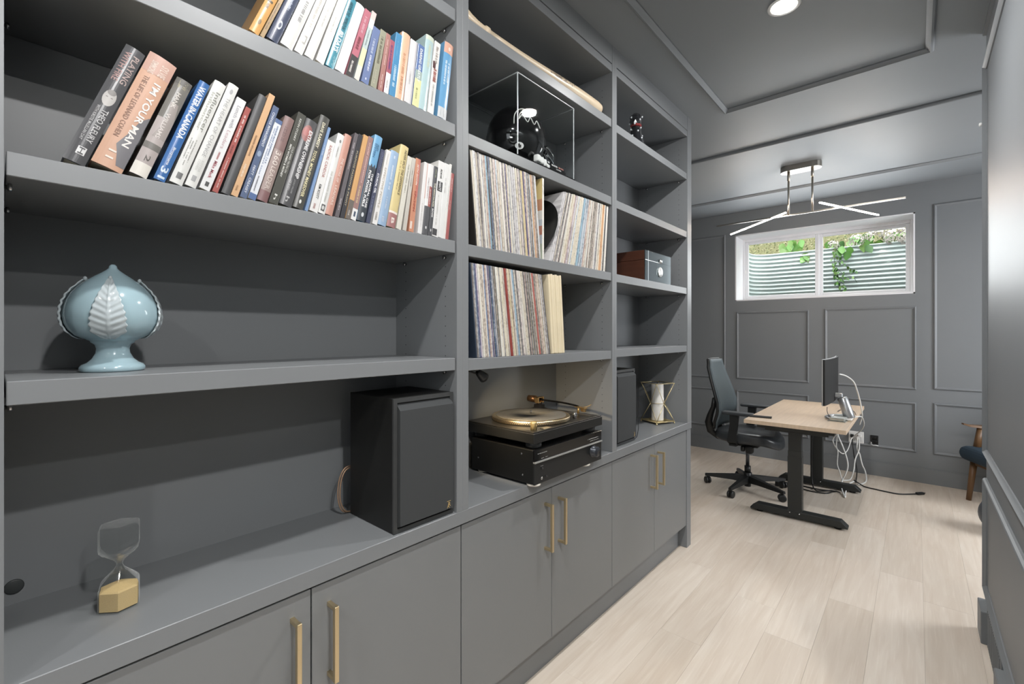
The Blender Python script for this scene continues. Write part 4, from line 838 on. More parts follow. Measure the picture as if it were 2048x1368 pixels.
MB().box(-.004, .0, -.055, .045, 0, .03, .0008, M=Matrix.Rotation(math.radians(-20), 4, 'Y')).build('plate_body', BLACKGLOSS, pl)
for (y0, y1, z0, z1, sd, col) in ((-.045, -.005, .018, .026, 61, 'dcdcd8'), (0, .038, .018, .026, 62, 'c46a58'), (-.02, .015, .006, .012, 63, 'cfcfca')):
    m = MB()
    for (a0, a1, h0, h1) in lettering(0, sd): m.face([(.0006 - .36 * z0, y0 + (y1 - y0) * a0, z0), (.0006 - .36 * z0, y0 + (y1 - y0) * a1, z0), (.0006 - .36 * z1, y0 + (y1 - y0) * a1, z1), (.0006 - .36 * z1, y0 + (y1 - y0) * a0, z1)])
    m.build('lettering', ink(col), pl)

CRYS = mat('smoked_crystal', '1a1b1e', .03, vary=.02, coat=1., spec=.8)
og = thing('crystal_figurine', 'small dark faceted crystal figurine with sparkles on the topmost narrow shelf', 'figurine', (-.07, 2.335, 2.3745), (0, 0, .4))
def faceted(b, c, r, sc=(1, 1, 1), sub=1):
    t = bmesh.new(); bmesh.ops.create_icosphere(t, subdivisions=sub, radius=r)
    for f in t.faces: f.smooth = False
    return b.join(t, Matrix.Translation(c) @ Matrix.Diagonal((*sc, 1)))
b = MB(); 
b.lathe([(.042, 0), (.048, .006), (.046, .02), (.038, .05), (.030, .085), (.026, .11), (.022, .122)], 9, smooth=False); b.build('body', CRYS, og)
b = MB(); faceted(b, (0, 0, .148), .034, (1, 1, .95), 2); b.build('head', CRYS, og)
b = MB(); b.lathe([(.031, .160), (.034, .164), (.030, .178), (.018, .190), (0, .194)], 9, smooth=False); b.build('cap', CRYS, og)
b = MB(); b.lathe([(.0265, .118), (.031, .122), (.031, .128), (.026, .132)], 9, smooth=False); b.build('collar', mat('ruby_glass', '7c2c2c', .05, coat=1.), og)
bead = MB(); faceted(bead, (0, 0, 0), .0055); bead_me = bead.mesh('bead', mat('sparkle_bead', 'e2e6ea', .08, .1, coat=1.))  # pale bead colour stands in for the sparkle of the crystal
for k in range(22):
    t = k * 2.4; z = .01 + .17 * (k / 22); r0 = .047 - .02 * min(1, z / .11) if z < .115 else .033
    link('bead', bead_me, og, (r0 * math.cos(t), r0 * math.sin(t), z))

hb = thing('wooden_box', 'dark wooden box with a polished silver front and two round silver knobs', 'box', (-.03, 2.364, 1.6484))
DW = mat('dark_walnut', '4a2c20', .3, vary=.3, nscale=14, stretch=(.3, 3, 3), coat=.4)
L_, H_ = .347, .172
MB().box(-.24, -.003, 0, L_, 0, .118, .0015).build('box_body', DW, hb)
MB().box(-.24, -.003, 0, L_, .1195, H_, .0015).build('lid', DW, hb)
POL = mat('polished_steel', 'a9b4b8', .12, 1., vary=.04)
MB().box(-.003, .001, 0, L_, 0, .118).box(-.003, .001, 0, L_, .1195, H_).build('front_plate', POL, hb)
MB().box(.001, .0018, .038, .041, 0, H_).box(.001, .0018, 0, .20, .117, .1205).build('front_line', mat('etched_line', 'd8dee0', .3, .6), hb)
MB().lathe([(.011, 0), (.013, .006), (.010, .012), (0, .014)], 20, (.001, .19, .128), Matrix.Rotation(PI / 2, 4, 'Y')).build('knob', CHROME, hb)
MB().lathe([(.028, 0), (.030, .004), (.026, .008), (0, .009)], 28, (.001, .19, .066), Matrix.Rotation(PI / 2, 4, 'Y')).build('gauge', mat('gauge_silver', 'd4d6d4', .3, .6), hb)

ln = thing('candle_lantern', 'gold wire geometric lantern on the worktop corner', 'lantern', (-.150, 2.797, .7945), (0, 0, math.radians(-24)))
GW = mat('lantern_gold_wire', 'd8c79a', .35, .85, vary=.04)
hs, top, mid, low = .071, .252, .125, .014
Cn = lambda s, z: [(s, s, z), (-s, s, z), (-s, -s, z), (s, -s, z)]
Mn = lambda s, z: [(0, s, z), (-s, 0, z), (0, -s, z), (s, 0, z)]
b = MB(); tc_, mc_, bc_ = Cn(hs, top), Mn(hs * .80, mid), Cn(hs, low)
for k in range(4):
    for ring in (tc_, bc_): b.rod(ring[k], ring[(k + 1) % 4], .0021, 8)
    b.rod(mc_[k], mc_[(k + 1) % 4], .0017, 8)
    for q in (k, (k + 1) % 4): b.rod(tc_[q], mc_[k], .0019, 8); b.rod(bc_[q], mc_[k], .0019, 8)
    b.sphere(tc_[k], .0034, 8, 6); b.sphere(bc_[k], .0034, 8, 6); b.sphere(mc_[k], .003, 8, 6)
b.build('wire_frame', GW, ln)
MB().box(-hs, hs, -hs, hs, low - .003, low + .001).build('base_plate', mat('lantern_plate', 'c6b078', .35, .8), ln)
lf_me = MB().sphere((0, 0, .0055), .0055, 10, 8).mesh('foot', GW)
for q in bc_: link('foot', lf_me, ln, (q[0], q[1], 0)).scale = (1, 1, 1)
MB().lathe([(.053, low + .0012), (.053, .232), (.0512, .232), (.0512, low + .0012)], 40).build('glass_sleeve', LANTERN_GLASS, ln)
cd = thing('pillar_candle', 'tall white pillar candle inside the gold wire lantern', 'candle', (-.150, 2.797, .8105))
MB().lathe([(0, 0), (.0365, 0), (.037, .003), (.037, .226), (.034, .231), (.012, .228), (0, .227)], 36).build('wax', mat('white_wax', 'e3e0da', .5, vary=.03), cd)
MB().tube([(0, 0, .226), (.001, 0, .234), (.003, .001, .24)], .0012, 6).build('wick', BLACKP, cd)

# ------------------------------------------------------------------ window, light well and planting outside
win = MB()
for bx in ((WX0, WX0 + .012, BY - .001, 5.875, WZ0, WZ1), (WX1 - .012, WX1, BY - .001, 5.875, WZ0, WZ1), (WX0, WX1, BY - .001, 5.875, WZ1 - .012, WZ1), (WX0, WX1, BY - .001, 5.875, WZ0, WZ0 + .012)): win.box(*bx)
w1 = win.build('window_1', WHITEPAINT, kind='structure')
x0, x1, z0, z1 = WX0, WX1, WZ0, WZ1
MB().box(x0, x0 + .034, 5.868, 5.95, z0, z1, .003).box(x1 - .034, x1, 5.868, 5.95, z0, z1, .003).box(x0 + .034, x1 - .034, 5.868, 5.95, z0, z0 + .042, .003).box(x0 + .034, x1 - .034, 5.868, 5.95, z1 - .042, z1, .003).build('window_frame', WHITEPAINT, w1)
for (a, b, c, d, y) in ((x0 + .034, .300, z0 + .042, z1 - .042, 5.878), (.296, x1 - .034, z0 + .042, z1 - .042, 5.904)):
    wl = .036
    MB().box(a, a + wl, y, y + .028, c, d, .003).box(b - wl, b, y, y + .028, c, d, .003).box(a + wl, b - wl, y, y + .028, c, c + .030, .003).box(a + wl, b - wl, y, y + .028, d - .030, d, .003).build('sash', WHITEPAINT, w1)
    MB().box(a + wl, b - wl, y + .012, y + .016, c + .030, d - .030).build('pane', PANE, w1)
MB().box(WX0 + .034, WX0 + .046, 5.868, 5.878, 2.06, 2.1, .002).build('latch', WHITEP, w1)
GALV = mat('galvanised_steel', 'b2bab9', .5, .1, vary=.06, nscale=20)
def well_pt(s):
    """plan outline of the corrugated light well, s in 0..1"""
    xl, xr, y0, y1, r = -.56, 1.42, 5.97, 6.80, .24
    seg = [(y1 - r - y0), PI * r / 2, (xr - xl - 2 * r), PI * r / 2, (y1 - r - y0)]; tot = sum(seg); d = s * tot
    if d < seg[0]: return (xl, y0 + d, 1, 0)
    d -= seg[0]
    if d < seg[1]: a = d / r; return (xl + r - r * math.cos(a), y1 - r + r * math.sin(a), math.cos(a), -math.sin(a))
    d -= seg[1]
    if d < seg[2]: return (xl + r + d, y1, 0, -1)
    d -= seg[2]
    if d < seg[3]: a = d / r; return (xr - r + r * math.sin(a), y1 - r + r * math.cos(a), -math.sin(a), -math.cos(a))
    d -= seg[3]; return (xr, y1 - r - d, -1, 0)
wm = MB(); rows = []
NZ = 234
for i in range(NZ + 1):
    z = 1.42 + (2.405 - 1.42) * i / NZ; row = []
    ph = ((z - 1.42) / .0505) % 1; off = .025 * (.5 - .5 * math.cos(PI * ph / .3) if ph < .3 else .5 + .5 * math.cos(PI * (ph - .3) / .7))
    for j in range(71):
        x, y, nx, ny = well_pt(j / 70); row.append((x + nx * off, y + ny * off, z))
    rows.append(row)
wm.grid(rows)
we = wm.build('window_well', GALV); tag(we, 'corrugated galvanised light well curving outside the window', 'window well')
MB().box(-.585, 1.445, 5.965, 6.84, 1.30, 1.42).build('ground_well_gravel', mat('gravel', '4c4a44', .9, vary=.4, nscale=60), kind='structure')
gb = MB(); gb.box(-6, -.585, 5.965, 9.2, 1.3, 2.36).box(1.445, 6, 5.965, 9.2, 1.3, 2.36).box(-.585, 1.445, 6.84, 9.2, 1.3, 2.36)
gb.build('ground_garden', mat('garden_soil', '5c5140', .95, vary=.3, nscale=12), kind='structure')
LEAFM = [mat('leaf_green_%d' % i, h, .45, vary=.2, nscale=30, rand=.25) for i, h in enumerate(('3c6326', '4a722e', '2f5420', '5c793a'))]
for m in LEAFM: m.node_tree.nodes['Principled BSDF'].inputs['Subsurface Weight'].default_value = 0
def leaf_mesh(l, w, m):
    b = MB(); pr = [(0, .04), (.12, .55), (.35, 1), (.6, .82), (.82, .45), (1, .02)]
    b.grid([[(-w / 2 * h, l * t, -.10 * l * t * t + .12 * w * h), (0, l * t, -.10 * l * t * t), (w / 2 * h, l * t, -.10 * l * t * t + .12 * w * h)] for t, h in pr])
    return b.mesh('leaf', m)
leaf_big = [leaf_mesh(.115, .085, m) for m in LEAFM]; leaf_small = [leaf_mesh(.045, .028, m) for m in LEAFM]
rp = random.Random(3)
def put_leaf(me, parent, p, droop=None, yaw=None):
    o = link('leaf', me, parent, p)
    o.rotation_euler = (rp.uniform(-1.5, -.2) if droop is None else droop, rp.uniform(-.5, .5), rp.uniform(0, 6.28) if yaw is None else yaw)
    return o
PETAL = mat('hydrangea_petal', 'a8a09a', .7, vary=.12, nscale=60, rand=.06)
def flower_head(r):
    b = MB(); q = random.Random(int(r * 1e4))
    for k in range(130):
        t = q.uniform(0, 2 * PI); zz = q.uniform(-.5, 1); rr_ = math.sqrt(max(0, 1 - zz * zz)); n = Vector((rr_ * math.cos(t), rr_ * math.sin(t), zz * .8)).normalized(); c = n * r * q.uniform(.85, 1.05)
        u = n.orthogonal().normalized(); v = n.cross(u); s = r * .17
        a0 = q.uniform(0, PI)
        for e in range(2):
            a1 = a0 + e * PI / 2; d1 = u * math.cos(a1) + v * math.sin(a1); d2 = n.cross(d1)
            b.face([c + d1 * s, c + d2 * s * .55 + n * s * .1, c - d1 * s, c - d2 * s * .55 + n * s * .1])
    return b.mesh('flower_head', PETAL)
fh = {r: flower_head(r * 1.12) for r in (.062, .075, .105)}
def shrub(label, base, heads, leaves):
    s = thing('hydrangea_shrub', label, 'shrub', base)
    st = MB()
    for hx, hz, hy, r in heads:
        st.tube([(hx * .4, 0.05, 0), (hx * .8, hy * .5, hz * .6), (hx, hy, hz)], .005, 6, 4)
        h = link('flower_head', fh[r], s, (hx, hy, hz)); h.rotation_euler = (-.9, 0, rp.uniform(0, 6))
    st.build('stem', mat('green_stem', '6c7c40', .6), s)
    for x, z, y, k in leaves: put_leaf(leaf_big[k], s, (x, y, z), rp.uniform(-1.9, -1.0), rp.uniform(-.7, .7) + PI * 0)
rl = lambda n, x0, x1, z0, z1, y0, y1: [(rp.uniform(x0, x1), rp.uniform(z0, z1), rp.uniform(y0, y1), rp.randrange(4)) for _ in range(n)]
shrub('white flowered hydrangea leaning over the corrugated well, biggest bloom', (.85, 6.86, 2.36), [(.06, .10, -.10, .105), (.19, .08, -.10, .105), (-.07, .15, -.06, .062)], rl(34, -.22, .3, .0, .20, .02, .3))
shrub('white flowered hydrangea with hanging leaves behind the middle of the window', (.48, 6.86, 2.36), [(.07, .09, -.12, .075), (-.15, .06, -.12, .062), (.21, .14, -.05, .062)],
      rl(40, -.25, .25, .02, .22, .02, .3) + [(.02, .03, -.14, 1), (.0, -.02, -.14, 0), (-.06, .05, -.13, 1), (.14, .06, -.13, 3), (.17, .03, -.13, 2), (.16, .10, -.13, 1), (-.05, .11, -.12, 2), (-.08, .02, -.13, 0)])
v = thing('climbing_vine', 'thin leafy vine trailing down the corrugated steel beside the window mullion', 'vine', (.36, 6.74, 2.36))
st = MB(); paths = [[(0, .06, .06), (-.02, 0, -.1), (.0, .01, -.3), (.04, .02, -.5)], [(.03, .06, .05), (.06, .0, -.15), (.13, .0, -.22), (.18, .0, -.26)], [(0, 0, -.2), (.08, .0, -.3), (.16, .0, -.33), (.2, .01, -.4)], [(.02, 0, -.36), (.09, 0, -.44), (.05, 0, -.52)], [(-.02, .0, -.2), (.03, -.01, -.33), (.11, 0, -.36)]]
for p in paths: st.tube(p, .0028, 5, 4)
st.build('stem', mat('vine_stem', '3c4a36', .6), v)
for k in range(62):
    p = rp.choice(paths[:1] * 4 + paths); i = rp.randrange(len(p) - 1); t = rp.random(); q = Vector(p[i]).lerp(Vector(p[i + 1]), t)
    put_leaf(rp.choice(leaf_small), v, q + Vector((rp.uniform(-.03, .02), -.015, rp.uniform(-.02, .02))), rp.uniform(-2.0, -1.0), rp.uniform(-.8, .8))
for (lx, lz, lab, n) in ((.04, 2.40, 'single bright green plant hanging over the well rim behind the first sash', 5), (-.14, 2.47, 'lime green bush above the well rim against the dry hedge', 22)):
    s = thing('garden_plant', lab, 'plant', (lx, 6.84, lz - .03))
    MB().tube([(0, .02, 0), (.01, -.02, .03), (.02, -.06, -.02)], .003, 5).build('stem', mat('green_stem', '6c7c40', .6), s)
    for k in range(n): put_leaf(leaf_big[1 + 2 * (k % 2)], s, (rp.uniform(-.03, .04) if n < 9 else rp.uniform(-.12, .12), -.05 if n < 9 else rp.uniform(0, .15), rp.uniform(-.05, .03) if n < 9 else rp.uniform(-.02, .14)), rp.uniform(-1.9, -1.2), rp.uniform(-.6, .6))
# dry hedge filling the slope behind
HEDGE = [mat('hedge_leaf_%d' % i, h, .7, vary=.3, nscale=40) for i, h in enumerate(('555438', '6c6848', '3f4a2a', '807a64'))]
for k in range(4):
    b = MB(); q = random.Random(40 + k)
    for i in range(4800):
        x = q.uniform(-3.2, 3.2); z = 2.36 + 1.5 * q.random() ** 1.2; y = 7.5 + .25 * q.random() + (z - 2.36) * .55
        c = Vector((x, y, z)); s = q.uniform(.008, .022); d1 = Vector((q.gauss(0, 1), q.gauss(0, 1), q.gauss(0, 1))).normalized(); d2 = d1.orthogonal().normalized()
        b.face([c + d1 * s, c + d2 * s * .45, c - d1 * s, c - d2 * s * .45])
    if k == 0: hr = thing('hedge', 'dry olive coloured hedge on the slope beyond the light well', 'hedge', (0, 0, 0))
    b.build('foliage', HEDGE[k], hr, kind='stuff')
MB().prism([(7.75, 2.36), (9.2, 2.36), (9.2, 5.2), (8.9, 5.2), (8.35, 3.4)], 0, -5.5, 5.5).build('ground_bank', mat('bank_soil', '5f5d42', .95, vary=.4, nscale=25), kind='structure')

# ------------------------------------------------------------------ pendant and downlights
pd = thing('pendant_light', 'brushed nickel linear pendant with two glowing bars near the window', 'pendant light', (.379, 4.355, CEIL))
o = [(math.copysign(.085, c) * 1 + .06 * math.cos(t), .06 * math.sin(t)) for t, c in [(k * PI / 10 - PI / 2, 1) for k in range(11)] + [(k * PI / 10 + PI / 2, -1) for k in range(11)]]
MB().prism(o, 2, -.045, 0, .002, smooth=False).build('canopy', NICKEL, pd)
for x in (-.083, .083):
    MB().rod((x, -.02, -.045), (x, -.02, -.40), .0075, 14).build('rod', NICKEL, pd)
    MB().cyl((x, -.02, 0), .0105, -.12, -.045, 14).build('rod_sleeve', NICKEL, pd)
MB().box(-.655, .65, -.026, -.014, -.405, -.393, .001, M=Matrix.Rotation(math.radians(-1.0), 4, 'Z')).build('cross_bar', NICKEL, pd)
LED = mat('led_diffuser', 'fff4e8', .4, emit='ffead6', estr=125.)
for (p, q) in (((-.280, 4.785), (.300, 4.212)), ((.548, 4.050), (.853, 4.800))):
    p = Vector((p[0] - .379, p[1] - 4.355, -.3995)); q = Vector((q[0] - .379, q[1] - 4.355, -.3995)); d = (q - p); L_ = d.length
    M = Matrix.Translation((p + q) / 2) @ Matrix.Rotation(math.atan2(d.y, d.x), 4, 'Z')
    MB().box(-L_ / 2, L_ / 2, -.006, .006, .000, .007, .001, M=M).build('light_bar', NICKEL, pd)
    MB().box(-L_ / 2 + .003, L_ / 2 - .003, -.006, .006, -.0075, .0, .001, M=M).build('diffuser', LED, pd)
for i, (x, y) in enumerate(DOWN[:2]):
    d = thing('downlight', ['recessed ceiling downlight nearer the desk end', 'recessed ceiling downlight above the books'][i], 'downlight', (x, y, CEIL))
    MB().lathe([(.048, -.001), (.060, -.001), (.060, .0), (.048, .0)], 40).lathe([(.048, 0), (.060, 0), (.062, -.004), (.050, -.006), (.047, -.003), (.047, 0)], 40).build('trim_ring', WHITEP, d)
    MB().lathe([(0, -.003), (.047, -.003), (.047, -.001), (0, -.001)], 36).build('diffuser', mat('lamp_diffuser', 'ffffff', .4, emit='fff6ea', estr=40.), d)

# ------------------------------------------------------------------ standing desk and what is on it
OAK = mat('desk_oak', 'c9b49c', .42, vary=.16, nscale=5, stretch=(14, .8, 4))
dk_ = thing('standing_desk', 'standing desk with pale oak top and black steel legs', 'desk', (.424, 4.43, 0))
MB().box(-.314, .314, -.69, .69, .686, .715, .002).build('desktop', OAK, dk_)
MB().box(-.24, .24, -.62, .62, .655, .686, .001).build('under_frame', BLACKMETAL, dk_)
for s_ in (-1, 1):
    y = s_ * .485 - .045
    c = MB().box(-.050, .040, y - .032, y + .032, .055, .46, .002).box(-.046, .036, y - .028, y + .028, .46, .655, .002).box(-.048, .038, y - .030, y + .030, .455, .50, .001)
    c.build('leg', BLACKMETAL, dk_)
    MB().prism([(-.305, .026), (-.26, .062), (.265, .062), (.305, .026), (.305, .016), (-.305, .016)], 1, y - .036, y + .036, .002, M=Matrix.Translation((.005, 0, 0))).build('foot', BLACKMETAL, dk_)
    MB().box(-.2, .2, y - .03, y + .03, .63, .655, .001).build('cross_arm', BLACKMETAL, dk_)
    for x in (-.24, .25): MB().cyl((x, y, 0), .022, 0, .017, 16).build('leveller', BLACKP, dk_)
    for x in (-.035, .025): MB().lathe([(.005, 0), (.005, .002), (0, .003)], 10, (x, y - .0365, .05), Matrix.Rotation(PI / 2, 4, 'X')).build('bolt', CHROME, dk_)
ph = MB().box(-.03, .03, -.075, .075, 0, .009, .002).build('pen_case', mat('case_black', '2b2a29', .2), None, (.187, 3.905, .7152)); ph.rotation_euler = (0, 0, math.radians(-82))
tag(ph, 'slim dark flat case lying on the near corner of the desk', 'case')
mo = thing('monitor', 'black ultrawide computer monitor on a silver stand facing the office chair', 'monitor', (.60, 4.235, .715))
def mcurve(x, y): return x - .018 * (y / .37) ** 2 + .018
NY = 16
for (o0, o1, e_, z0, z1, nm_, mm) in ((.0, .003, .362, .137, .456, 'screen', mat('screen_off', '161616', .25, coat=.1)), (.003, .008, .3675, .132, .461, 'housing', mat('monitor_silver', 'c4c6c6', .35, .4)), (.008, .021, .3665, .134, .4585, 'rear_cover', mat('rear_black', '1a1a1a', .6))):
    b = MB()
    poly = [(mcurve(o0, -e_ + 2 * e_ * k / NY) - .018, -e_ + 2 * e_ * k / NY) for k in range(NY + 1)] + [(mcurve(o1, e_ - 2 * e_ * k / NY) - .018, e_ - 2 * e_ * k / NY) for k in range(NY + 1)]
    b.prism(poly, 2, z0, z1, .0); b.build(nm_, mm, mo)
MB().lathe([(.034, 0), (.036, .004), (.034, .150), (.028, .158), (0, .158)], 26, (.112, .0, .012), Matrix.Rotation(math.radians(-17), 4, 'Y')).build('stand_column', mat('stand_alu', 'b4b6b8', .3, .8), mo)
MB().box(.02, .07, -.02, .02, .165, .195, .004).build('stand_arm', mat('stand_alu', 'b4b6b8', .3, .8), mo)
cr = [(.005 - .15 * math.cos(t), .15 * math.sin(t), .006) for t in [(-1.25 + 2.5 * k / 12) for k in range(13)]]
MB().tube([(p[0] + .11, p[1], .008) for p in cr], .0095, 8, 1).build('stand_foot', mat('stand_alu', 'b4b6b8', .3, .8), mo)
dr = thing('laptop_dock', 'small silver docking drive with cables on the far corner of the desk', 'dock', (.655, 4.185, .7153), (0, 0, math.radians(-4)))
MB().box(-.046, .046, -.10, .10, .004, .024, .003).build('body', mat('dock_silver', 'b6bab6', .3, .7), dr)
MB().box(-.046, .046, -.10, -.01, .024, .0255, .0008).build('top_plate', mat('dock_top', 'd4d8d4', .35), dr)
MB().box(-.055, .055, -.115, .11, 0, .0035, .001).build('tray', mat('dock_tray', '8c8c84', .4), dr)
MB().box(.046, .075, .02, .06, .008, .02, .002).box(.046, .08, -.04, -.01, .008, .018, .002).build('plug', WHITEP, dr)
WC = mat('white_cable', 'dcdcd8', .4); BC = mat('black_cable', '1e1e1e', .4)
def cable(pts, r, m, label, sub=6): return tag(MB().tube(pts, r, 8, sub).build('cable', m), label, 'cable')
cable([(.646, 4.25, 1.051), (.683, 4.3, 1.036), (.72, 4.4, .988), (.736, 4.5, .908), (.744, 4.6, .829), (.750, 4.65, .764), (.752, 4.7, .706), (.748, 4.75, .666), (.73, 4.78, .60)], .0052, WC, 'thick white cable arching from the back of the monitor over the desk edge')
cable([(.715, 4.20, .729), (.745, 4.35, .725), (.758, 4.6, .69), (.745, 5.0, .578), (.715, 5.2, .49), (.647, 5.4, .392), (.62, 5.4, .352), (.618, 5.3, .323), (.608, 5.2, .282), (.585, 5.1, .269), (.554, 5.0, .323), (.532, 4.95, .384), (.531, 4.95, .428), (.565, 4.9, .491), (.57, 4.9, .60), (.57, 4.88, .655)], .0042, WC, 'white cable running from the dock off the desk edge toward the wall plate')
cable([(.56, 4.94, .655), (.56, 4.95, .482), (.596, 4.95, .372), (.627, 4.95, .268), (.635, 4.95, .193), (.618, 4.95, .124), (.596, 4.95, .065), (.601, 4.85, .026), (.628, 4.72, .008), (.644, 4.66, .007), (.633, 4.80, .007), (.639, 5.006, .028), (.665, 5.095, .035)], .0058, WC, 'thick white cable hanging under the desk to the floor')
cable([(.555, 4.95, .655), (.56, 4.95, .476), (.552, 4.95, .365), (.564, 4.95, .312), (.56, 4.95, .201), (.578, 4.95, .138), (.587, 4.95, .096), (.60, 4.96, .07)], .0038, WC, 'thin white cable dangling beside the thick one under the desk')
cable([(.656, 5.575, .337), (.656, 5.52, .253), (.677, 5.5, .201), (.697, 5.48, .113), (.723, 5.45, .054), (.739, 5.323, .007), (.727, 5.195, .007), (.696, 5.123, .007)], .0062, WC, 'white power cord looping from the wall plate to the floor')
cable([(.666, 5.575, .338), (.673, 5.5, .248), (.652, 5.4, .169), (.648, 5.3, .085), (.629, 5.274, .012), (.612, 5.21, .007), (.577, 5.18, .007)], .0052, WC, 'second white power cord dropping straight from the wall plate')
cable([(.612, 5.575, .361), (.623, 5.52, .272), (.634, 5.5, .181), (.648, 5.5, .1), (.66, 5.45, .053), (.663, 5.377, .009), (.674, 5.172, .009)], .0045, BC, 'black power cord plugged into the white wall plate')
cable([(.66, 5.19, .022), (.74, 5.10, .006), (.812, 5.073, .006), (.897, 5.056, .006), (.982, 5.058, .006), (1.09, 5.155, .007)], .0055, BC, 'black cord stretched across the oak floor away from the desk')
tag(MB().box(-.014, .014, -.034, .034, .001, .019, .004).rod((0, .034, .01), (0, .05, .01), .004, 8).build('plug', BLACKP, None, (1.108, 5.175, 0)), 'black plug end of the cord lying on the open floor', 'plug').rotation_euler = (0, 0, math.radians(-40))
cable([(.18, 4.70, .007), (.30, 4.66, .007), (.336, 4.659, .007), (.418, 4.641, .007), (.512, 4.665, .007), (.551, 4.75, .007), (.575, 4.78, .008), (.52, 4.76, .007), (.44, 4.74, .007), (.30, 4.75, .007), (.16, 4.74, .007)], .0052, BC, 'black cord in a loose loop on the floor between the desk legs')
cable([(.40, 4.81, .52), (.39, 4.80, .3), (.398, 4.78, .05), (.43, 4.70, .008), (.48, 4.70, .009), (.54, 4.74, .017), (.60, 4.76, .009)], .0048, BC, 'black lift motor cord hanging beside the far desk leg')
cable([(.576, 4.2, .80), (.581, 4.16, .772), (.600, 4.12, .745), (.63, 4.13, .735)], .0022, BC, 'thin black lead drooping from the monitor to the dock')
cable([(.60, 4.60, .719), (.61, 4.717, .719), (.65, 4.80, .719), (.70, 4.686, .719), (.725, 4.516, .719)], .0024, BC, 'thin black lead curled on the desk behind the monitor')
ps = thing('power_strip', 'black power strip lying on the floor under the desk', 'power strip', (.30, 4.68, 0))
MB().box(-.17, .03, -.028, .028, .0005, .034, .004, M=Matrix.Rotation(math.radians(12), 4, 'Z')).build('body', BLACKP, ps)
MB().box(-.15, .02, -.012, .012, .034, .0355, .001, M=Matrix.Rotation(math.radians(12), 4, 'Z')).build('socket_row', mat('socket_dark', '33373a', .4), ps)
op = thing('outlet_plate', 'white double wall outlet plate with plugs low on the panelled wall', 'outlet', (.643, BY, .343))
MB().box(-.060, .060, -.006, -.0005, -.058, .058, .002).build('cover_plate', WHITEP, op)
MB().box(-.044, -.010, -.008, -.006, -.034, .034, .001).box(.010, .044, -.008, -.006, -.034, .034, .001).build('socket', mat('socket_white', 'd8d8d6', .4), op)
MB().box(-.044, -.018, -.034, -.008, .000, .028, .004).build('plug', BLACKP, op)
MB().box(.002, .026, -.032, -.008, -.018, .008, .004).box(.014, .042, -.032, -.008, .006, .034, .004).build('plug', WHITEP, op)
jb = thing('open_junction_box', 'open black electrical box with loose white wire ends on the wall', 'outlet box', (.782, BY, .335))
MB().box(-.030, .030, -.003, -.0005, -.046, .046, .003).build('box_rim', mat('box_black', '151515', .5), jb)
MB().box(-.020, .020, -.010, -.003, .004, .036, .004).box(-.016, .024, -.012, -.003, -.030, -.004, .004).build('socket_body', BLACKGLOSS, jb)
MB().tube([(-.028, -.006, -.036), (-.008, -.02, -.046), (.010, -.02, -.044), (.03, -.008, -.048)], .004, 6).tube([(-.026, -.008, -.02), (-.018, -.018, -.03)], .003, 6).build('wire_end', WHITEP, jb)

# ------------------------------------------------------------------ office chair
MESHB = mat('chair_mesh_grey', '566166', .55, vary=.06, nscale=400, bump=.08)
SEATM = mat('chair_seat_leather', '34373a', .32, vary=.06, nscale=60, bump=.03)
ch = thing('office_chair', 'black ergonomic office chair on five casters facing the desk', 'office chair', (-.02, 4.36, 0))
wheel = MB()
for sx in (-.014, .014): wheel.lathe([(.012, -.009), (.026, -.009), (.030, -.005), (.030, .005), (.026, .009), (.012, .009)], 22, (sx, 0, .030), Matrix.Rotation(PI / 2, 4, 'Y'))
wheel.box(-.006, .006, -.012, .012, .028, .066, .002)
wheel_me = wheel.mesh('caster', BLACKP)
for k in range(5):
    a_ = math.radians(190 + 72 * k); R = .325
    M = Matrix.Rotation(a_, 4, 'Z')
    l = MB(); rows = []
    for t, w, zt, zb in ((.02, .030, .125, .065), (.12, .024, .115, .070), (.25, .018, .098, .068), (.345, .013, .086, .066)):
        rows.append([(t, -w, zb), (t, w, zb), (t, w * .8, zt), (t, -w * .8, zt)])
    l.grid(rows, smooth=False, closed=True); l.face(rows[0][::-1]); l.face(rows[-1]); bmesh.ops.remove_doubles(l.bm, verts=l.bm.verts[:], dist=.0001)
    bmesh.ops.recalc_face_normals(l.bm, faces=l.bm.faces[:]); bmesh.ops.transform(l.bm, matrix=M, verts=l.bm.verts[:])
    l.build('leg', BLACKP, ch)
    c = link('caster', wheel_me, ch, (R * math.cos(a_), R * math.sin(a_), 0)); c.rotation_euler = (0, 0, a_ + .6 + k * .9)
MB().cyl((0, 0, 0), .033, .06, .15, 22, .003).cyl((0, 0, 0), .026, .028, .06, 20).cyl((0, 0, 0), .025, .15, .205, 20).build('hub', BLACKP, ch)
MB().cyl((0, 0, 0), .0145, .205, .39, 18).build('gas_column', mat('column_steel', '55575a', .3, .8), ch)
MB().box(-.10, .10, -.085, .085, .385, .432, .008, 2).build('tilt_mechanism', BLACKP, ch)
MB().box(.02, .075, -.16, -.09, .345, .41, .014, 2).box(-.02, .012, -.15, -.09, .355, .40, .01, 2).build('lever_knob', BLACKP, ch)
st = MB(); rows = []
for i in range(15):
    u = -1 + 2 * i / 14; row = []
    for j in range(32):
        t = 2 * PI * j / 32; p = 2.6
        cx_ = math.copysign(abs(math.cos(t)) ** (2 / p), math.cos(t)); cy_ = math.copysign(abs(math.sin(t)) ** (2 / p), math.sin(t))
        r0 = (1 - abs(u) ** 3.2) ** (1 / 3.2) * .22 + .78 if abs(u) < 1 else .78
        x = .262 * cx_ * r0; y = .25 * cy_ * r0
        z = .475 + .043 * u - .055 * max(0, (x - .12) / .14) ** 2 + (.012 * (y / .25) ** 2 if u > 0 else 0)
        row.append((x + .015, y, z))
    rows.append(row)
